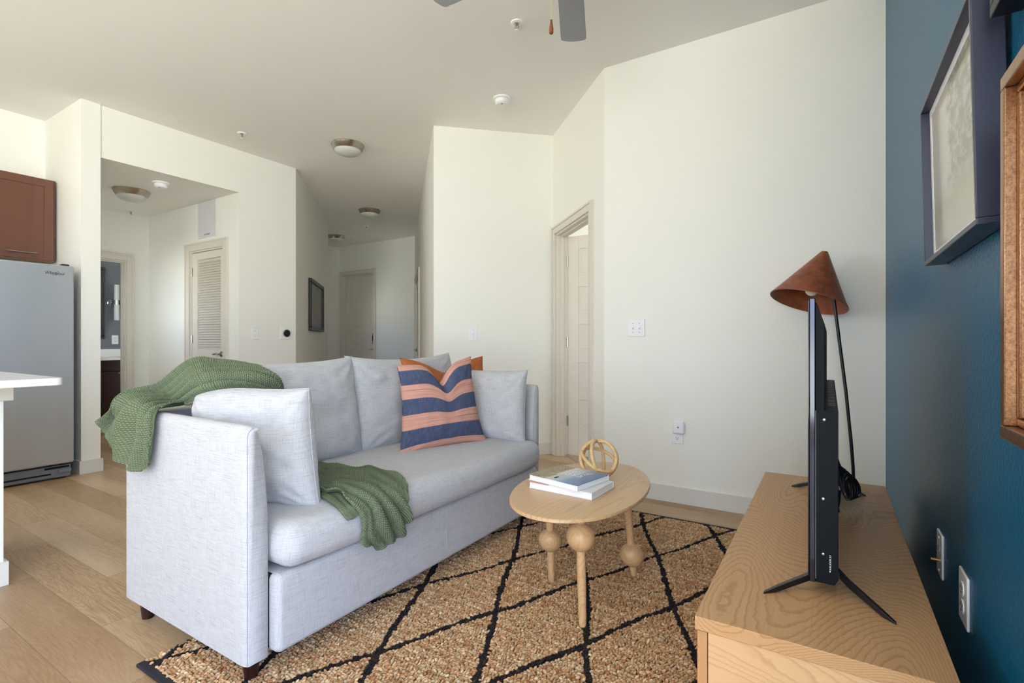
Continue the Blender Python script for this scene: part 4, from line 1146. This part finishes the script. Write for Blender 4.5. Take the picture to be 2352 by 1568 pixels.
# yarn colour drifts along each row
drift = np.repeat(rng.random(ny)[:, None], nx, 1); xi = np.arange(nx)[None]
sm_ = np.array([np.convolve(rng.normal(0, 1, nx+24), np.ones(25)/5, 'valid')[:nx] for _ in range(ny)])
tone = np.clip(.5+.28*sm_, 0, 1).ravel()
colr = pal[0]*(1-tone[:, None])+np.array(srgb(186, 132, 86))*tone[:, None]
k = rng.integers(0, len(pal), nb); colr = (colr*.5+pal[k]*.5)*rng.uniform(.72, 1.18, (nb, 1))
colr[black] = np.array(srgb(24, 26, 36))*rng.uniform(.7, 1.5, (black.sum(), 1))
for nm, msk, lab in (('jute_pile', ~black, None), ('diamond_lines', black, 'black yarn lines')):
    ids = np.nonzero(msk)[0]
    vv = VS.reshape(nb, -1, 3)[ids].reshape(-1, 3)
    ff = (iff[None]+(np.arange(len(ids))*len(iv))[:, None, None]).reshape(-1, 3)
    me = fast_mesh(nm, vv, ff)
    at = me.attributes.new('yarn', 'FLOAT_COLOR', 'POINT')
    cc = np.repeat(np.concatenate([colr[ids], np.ones((len(ids), 1))], 1), len(iv), 0)
    at.data.foreach_set('color', cc.astype(np.float32).ravel())
    o = bpy.data.objects.new(nm, me); COL.objects.link(o); o.parent = rug; me.materials.append(M['jute']); o['kind'] = 'stuff'
    if lab: o['label'] = lab

# ------------------------------------------------------------------ coffee table
ct = thing('coffee_table', 'oval ash coffee table with ball-turned legs on the jute rug', 'coffee table', (-.907, 2.045, 0))
N_ = 96; poly = []
ra = math.radians(5)
for k in range(N_):
    a = 2*PI*k/N_; x = .268*math.copysign(abs(math.cos(a))**.97, math.cos(a)); y = .465*math.copysign(abs(math.sin(a))**.97, math.sin(a))
    x *= 1+.04*math.sin(a)*-1
    poly.append((x*math.cos(ra)-y*math.sin(ra)-.907, x*math.sin(ra)+y*math.cos(ra)+2.045))
zt = [(.431, .965), (.434, .985), (.438, 1.), (.445, 1.), (.4495, .992), (.450, .982)]
vs = []; fs = []
for z, s in zt:
    for (x, y) in poly: vs.append((-.907+(x+.907)*s, 2.045+(y-2.045)*s, z))
for i in range(len(zt)-1):
    for k in range(N_): k2 = (k+1) % N_; fs.append((i*N_+k, i*N_+k2, (i+1)*N_+k2, (i+1)*N_+k))
fs.append(tuple(range(N_-1, -1, -1))); fs.append(tuple((len(zt)-1)*N_+k for k in range(N_)))
obj('table_top', MB().add(vs, fs), 'table_wood', ct, ang=50)
def table_leg(bx, by, tx, ty, zb, rb):
    T_ = Matrix.Translation((bx, by, 0)); sh = Matrix.Identity(4); sh[0][2] = (tx-bx)/.43; sh[1][2] = (ty-by)/.43
    T_ = T_ @ sh
    prof = [(0, .014), (.0125, .014), (.0145, .02), (.0165, .10)]
    def rl(z): return .0145+(.0195-.0145)*(z/.43)
    zl = zb-rb*.955
    prof = [(0, .013), (.0125, .013), (.0140, .018)]
    for z in (.05, .1, .2, .3):
        if z < zl-.01: prof.append((rl(z), z))
    for k in range(15):
        a = math.radians(-72+144*k/14); prof.append((rb*math.cos(a), zb+rb*math.sin(a)))
    for z in (.2, .3, .36, .40, .426):
        if z > zb+rb+.005: prof.append((rl(z), z))
    prof.append((0, .426))
    lg = obj('leg', MB().lathe(prof, 40, T_, cap=False), 'leg_wood', ct, ang=30)
    obj('mounting_disc', MB().lathe([(0, .415), (.036, .415), (.038, .418), (.038, .426), (0, .426)], 30, Matrix.Translation((tx, ty, 0)), cap=False), 'leg_wood', lg)
table_leg(-1.045, 2.001, -1.02, 1.93, .209, .052)
table_leg(-.782, 1.748, -.80, 1.765, .34, .054)
table_leg(-.754, 2.251, -.775, 2.20, .108, .053)

# books
def book(name, label, corner_c, rz, w, h, z0, t, cover, spine_side=1):
    r = thing(name, label, 'book', (corner_c[0], corner_c[1], z0), rz, 'coffee table books')
    X = Matrix.Identity(4)
    def o_(n, mb, m, p, **k): return obj(n, mb, m, p, local=True, **k)
    c1 = o_('front_cover', MB().box(-w/2, w/2, -h/2, h/2, t-.003, t), cover, r, bevel=.0006)
    o_('back_cover', MB().box(-w/2, w/2, -h/2, h/2, 0, .003), 'cover_back', r, bevel=.0006)
    o_('page_block', MB().box(-w/2+.003, w/2-.002, -h/2+.004, h/2-.004, .003, t-.003), 'paper', r)
    o_('spine', MB().box(-w/2, w/2, h/2-.002, h/2+.002, 0, t) if spine_side else MB().box(w/2-.002, w/2+.002, -h/2, h/2, 0, t), 'cover_back', r, bevel=.0008)
    return r, c1
M['cover_back'] = noisy('white_board', srgb(236, 236, 240), .3, amt=.01)
b1, c = book('book', 'thick white coffee table book underneath the coast-cover one', (-.935, 1.97), math.radians(-3.5), .298, .205, .4505, .0285, 'cover_white')
b2, c = book('book', 'book with blue sea and brown coast cover lying on top', (-.952, 1.98), math.radians(-11.5), .258, .226, .4795, .0255, 'cover_coast')
# title, read from the far side of the table
def title(body, x, size, m='paper'):
    T_ = frame_from((x, .035, .0256), (0, -1, 0), (1, 0, 0))
    cu = bpy.data.curves.new('title', 'FONT'); cu.body = body; cu.size = size; cu.extrude = .0001; cu.align_x = 'CENTER'; cu.align_y = 'CENTER'
    tmp = bpy.data.objects.new('tmp', cu); COL.objects.link(tmp)
    me = bpy.data.meshes.new_from_object(tmp.evaluated_get(bpy.context.evaluated_depsgraph_get())); bpy.data.objects.remove(tmp)
    me.name = 'title_lettering'; me.transform(T_); me.materials.clear(); link('title_lettering', me, m, c, smooth=False)
for body, x in (('TEXAS', .056), ('MADE', .026), ('TEXAS', -.004), ('MODERN', -.034)): title(body, x, .033)
obj('title_block', MB().box(-.012, .0, -.088, -.060, .0255, .0257), 'dark', b2, local=True, smooth=False)

# rattan sphere: interlocking rings
rb = thing('rattan_orb', 'open rattan ring sphere on the oval coffee table', 'decoration', (-.895, 2.178, .45))
R0 = .082; c0 = Vector((-.895, 2.178, .45+R0+.0075))
for (ax, ay, az) in ((1.25, .2, .3), (1.35, .1, 1.6), (.25, .45, .1), (1.0, -.8, .9)):
    Rm = Matrix.Rotation(az, 3, 'Z') @ Matrix.Rotation(ax, 3, 'X') @ Matrix.Rotation(ay, 3, 'Y')
    pts = [c0+Rm @ Vector((R0*math.cos(2*PI*k/64), R0*math.sin(2*PI*k/64), 0.004*math.sin(4*PI*k/64))) for k in range(64)]
    mb = MB().tube(pts, .0085, 10, closed=True)
    o = obj('ring', mb, 'rattan', rb)
    uv = o.data.uv_layers[0].data
    for poly_ in o.data.polygons:
        for li in poly_.loop_indices:
            vi = o.data.loops[li].vertex_index; kk = vi//10
            if kk == 0 and poly_.index//10 == 63: kk = 64
            uv[li].uv = (kk*2*PI*R0/64, (vi % 10)*.005)
mb = MB()

# ------------------------------------------------------------------ media console
CX0, CX1, CY0, CY1, CZ = -.240, .188, 1.107, 2.50, .50
cs = thing('media_console', 'light oak media console along the teal wall', 'media console', (-.026, 1.8, 0))
obj('top', MB().box(CX0, CX1, CY0, CY1, CZ-.028, CZ), 'console_top', cs, bevel=.0015)
obj('side_panel', MB().box(CX0+.026, CX1, CY0+.004, CY0+.026, .08, CZ-.028), 'console_side', cs, bevel=.001)
obj('side_panel', MB().box(CX0+.026, CX1, CY1-.026, CY1-.004, .08, CZ-.028), 'console_side', cs, bevel=.001)
for k in range(3):
    a = CY0+.004+k*(CY1-CY0-.008)/3; b = a+(CY1-CY0-.008)/3
    d = obj('door', MB().box(CX0+.004, CX0+.024, a+.0015, b-.0015, .085, CZ-.031), 'console_frame', cs, bevel=.001)
obj('bottom_panel', MB().box(CX0+.026, CX1, CY0+.026, CY1-.026, .08, .10), 'console_side', cs)
obj('back_panel', MB().box(CX1-.012, CX1-.004, CY0+.026, CY1-.026, .10, CZ-.028), 'console_side', cs)
for (x, y) in ((CX0+.04, CY0+.04), (CX1-.04, CY0+.04), (CX0+.04, CY1-.04), (CX1-.04, CY1-.04)):
    obj('leg', MB().lathe([(0, .08), (.02, .08), (.014, .0), (0, 0)], 16, Matrix.Translation((x, y, 0)), cap=False), 'console_frame', cs)

# ------------------------------------------------------------------ television
TY0, TY1 = 1.335, 2.42
tv = thing('television', 'flat screen television seen edge-on standing on the oak console', 'television', (0, 1.85, CZ))
obj('screen', MB().box(-.0415, -.0385, TY0+.004, TY1-.004, .538, 1.170), 'screen', tv, bevel=.001)
obj('bezel', MB().box(-.0385, -.027, TY0, TY1, .532, 1.174), 'gloss', tv, bevel=.0015)
po = [(-.027, .532), (.010, .532), (.017, .545), (.017, .921), (-.009, .921), (-.009, 1.115), (-.025, 1.165), (-.027, 1.165)]
Tv = frame_from((0, 0, 0), (1, 0, 0), (0, 0, 1))   # local x->x, y->z, z->-y
bk = obj('rear_housing', MB().prism(po, -TY1+.006, -TY0-.004, Tv), 'tvback', tv, bevel=.0015, smooth=False)
obj('edge_strip', MB().box(-.0268, -.0255, TY0+.003, TY0+.0045, .54, .92), 'grey', bk)
mb = MB()
for k in range(11):
    mb.box(-.004, .012, TY0+.10+k*.09, TY0+.17+k*.09, .921, .9222)
obj('vent', mb, 'ventgrey', bk)
for z in (.598, .722, .90):
    obj('screw', MB().lathe([(.0028, 0), (.0028, .0015), (0, .002)], 12, frame_from((-.012 if z < .9 else -.010, TY0+.0045, z), (1, 0, 0), (0, 0, 1)), cap=False), 'chrome', bk)
mb = MB().box(-.0, .0022, TY0+.0030, TY0+.0042, .560, .598)
obj('barcode_sticker', mb, 'paper', bk)
mb = MB()
for k in range(14): mb.box(.0, .0022*(.5+.5*(k % 2)), TY0+.0024, TY0+.0032, .5615+k*.0026, .5625+k*.0026+.0006*(k % 3))
obj('barcode_bars', mb, 'dark', bk)
mb = MB()
for k in range(12): mb.box(.0028, .0040, TY0+.0034, TY0+.0042, .565+k*.0028, .5665+k*.0028)
obj('sticker_text', mb, 'grey', bk)
def tvfoot(y, yt):
    f = MB()
    for (x1, yy) in ((-.128, yt), (.116, yt)):
        s = 1 if x1 > 0 else -1
        x0 = s*.008
        P_ = [Vector((x0-.006*s+.0, y, .548)), Vector((x0+s*.012, y, .536)), Vector((x0+s*.03, y+(yy-y)*.2, .526)), Vector((x1*.8, y+(yy-y)*.8, .508)), Vector((x1, yy, .5015))]
        w = [.013, .013, .011, .009, .006]; hgt = [.018, .016, .015, .012, .003]
        vs = []; fs = []
        for i, p in enumerate(P_):
            for (a, b) in ((-1, 0), (1, 0), (1, 1), (-1, 1)):
                vs.append((p.x, p.y+a*w[i], max(.5002, p.z-hgt[i]/2+b*hgt[i])))
        for i in range(len(P_)-1):
            for k in range(4): k2 = (k+1) % 4; fs.append((i*4+k, i*4+k2, (i+1)*4+k2, (i+1)*4+k))
        fs += [(3, 2, 1, 0), tuple(16+k for k in range(4))]
        if s > 0: fs = [tuple(reversed(q)) for q in fs]
        f.add(vs, fs)
    return obj('foot', f, 'blackm', tv, bevel=.001, smooth=False)
tvfoot(1.405, 1.292); tvfoot(2.32, 2.302)
# power cord coil hanging behind
mb = MB()
random.seed(5)
for k in range(5):
    pts = []
    for j in range(26):
        a = 2*PI*j/26
        pts.append((.044+.006*k+.018*math.cos(a)*(.7+.08*k)-.010*math.sin(a), 2.10+.02*math.sin(a+k*.6), .585-.002*k+.050*math.sin(a)*(1-.06*k)))
    mb.tube(pts, .0042, 8, closed=True)
for k in range(4): mb.tube([(.014, 2.07+.01*k, .69-.012*k), (.024+.003*k, 2.08, .665-.01*k), (.034+.003*k, 2.09, .63), (.040+.003*k, 2.1, .58)], .0045, 8)
mb.tube([(.03, 2.05, .57), (.028, 2.03, .54), (.024, 2.02, .52), (.026, 2.0, .512)], .004, 8)
obj('power_cord', mb, 'blackm', tv)

# ------------------------------------------------------------------ floor lamp
fl = thing('floor_lamp', 'floor lamp with brown leather cone shade and thin black pole', 'floor lamp', (.108, 3.2, 0))
pts = [(.108, 3.2, .02), (.108, 3.2, .30), (.105, 3.2, .42), (.097, 3.2, .54), (.074, 3.2, .81), (.039, 3.2, 1.131), (.020, 3.2, 1.306), (-.005, 3.21, 1.46)]
obj('pole', MB().tube(pts, .008, 14), 'blackm', fl)
obj('base', MB().lathe([(0, .0), (.13, 0), (.132, .006), (.128, .018), (.02, .022), (0, .022)], 48, Matrix.Translation((.108, 3.2, 0)), cap=False), 'blackm', fl)
# shade: cone, rim centre and apex
rc = Vector((-.100, 3.23, 1.292)); ap = Vector((-.018, 3.30, 1.585))
axd = (ap-rc).normalized(); u = axd.orthogonal().normalized(); v_ = axd.cross(u)
Ts = Matrix(((u.x, v_.x, axd.x, rc.x), (u.y, v_.y, axd.y, rc.y), (u.z, v_.z, axd.z, rc.z), (0, 0, 0, 1)))
H_ = (ap-rc).length*.905; R1 = .194; Rt = .026
prof = [(R1, 0), (R1+.001, .003)]+[(R1+(Rt-R1)*k/8, H_*k/8) for k in range(1, 9)]+[(Rt*.8, H_+.008), (Rt*.4, H_+.011), (0, H_+.011)]
inner = [(R1-.003, 0)]+[(R1-.003+(Rt-R1)*k/8, H_*k/8-.003) for k in range(1, 9)]
full = list(reversed(prof))+inner+[(0, H_-.01)]
sh = obj('lamp_shade', MB().lathe(full, 72, Ts, cap=False), 'shade', fl, ang=40)
obj('shade_cap', MB().lathe([(.018, H_+.009), (.018, H_+.014), (0, H_+.015)], 24, Ts, cap=False), 'brass', fl)
obj('light_bulb', MB().lathe([(0, .038)]+[(.034*math.sin(a), .072-.034*math.cos(a)) for a in [k*PI/10 for k in range(1, 8)]]+[(.016, .10), (.016, .16), (0, .16)], 28, Ts, cap=False), 'bulb', fl)
obj('socket', MB().lathe([(0, .13), (.018, .13), (.018, .25), (0, .25)], 20, Ts, cap=False), 'blackm', fl)

# ------------------------------------------------------------------ camera
F = 1165.; a = math.radians(32.036)
cam = bpy.data.cameras.new('camera'); co = bpy.data.objects.new('camera', cam); COL.objects.link(co)
cam.sensor_width = 36; cam.lens = F/2352*36; cam.clip_start = .05
co.location = (0, 0, 1.076); co.rotation_euler = (PI/2, 0, a)
SC.camera = co

# ------------------------------------------------------------------ light: sky through the windows and the added hall and alcove openings
WSTR = 10.3
w = bpy.data.worlds.new('sky'); SC.world = w; w.use_nodes = True
t = NT(w); bg = w.node_tree.nodes['Background']
x, y, z = t.sep(t.coord('Generated'))
zz = t.math('MULTIPLY_ADD', z, .5, .5)
c = t.ramp(zz, [(0., srgb(218, 221, 218)), (.40, srgb(224, 226, 218)), (.49, srgb(212, 219, 212)), (.53, srgb(204, 222, 252)), (.75, srgb(170, 200, 252)), (1., srgb(150, 188, 250))])
st = t.ramp(zz, [(0., 1.), (.485, 1.), (.515, .62), (1., .55)])
t.l.new(c, bg.inputs[0]); t.l.new(t.math('MULTIPLY', st, WSTR), bg.inputs[1])
def area(name, loc, rot, sx, sy, e=0, col=(1, 1, 1), portal=False):
    l = bpy.data.lights.new(name, 'AREA'); l.shape = 'RECTANGLE'; l.size = sx; l.size_y = sy; l.energy = e; l.color = col
    o = bpy.data.objects.new(name, l); COL.objects.link(o); o.location = loc; o.rotation_euler = rot
    if portal: l.cycles.is_portal = True
    return o
for i, (p, q) in enumerate(WIN):
    area('window_portal', (XR-(p+q)/2, YW-.11, 1.435), (PI/2, 0, 0), q-p, 2.63, portal=True)
area('window_portal', (XR+.11, YR-2.5, 1.46), (PI/2, 0, PI/2), 3.8, 2.68, portal=True)
area('window_portal', (-6.07, YW+1.8, 1.8), (PI/2, 0, -PI/2), 2.4, 1.8, portal=True)
area('hall_fill_portal', (K2[0]-.875, 5.577-.11, 1.475), (PI/2, 0, 0), .45, .55, portal=True)  # serves the added hall opening
area('alcove_fill_portal', (-6.6, 1.64, 1.5), (PI/2, 0, 0), .7, .8, portal=True)  # serves the added alcove opening
area('bedroom_portal', (.1, 7.45, 1.55), (-PI/2, 0, 0), 2.0, 1.3, portal=True)

vs_ = SC.view_settings; vs_.view_transform = 'Standard'; vs_.look = 'None'; vs_.gamma = 1; vs_.exposure = 0.6; vs_.use_curve_mapping = False
SC.cycles.use_denoising = True
SC.cycles.max_bounces = 10; SC.cycles.diffuse_bounces = 6
SC.cycles.use_adaptive_sampling = True; SC.cycles.adaptive_threshold = .06; SC.cycles.adaptive_min_samples = 16
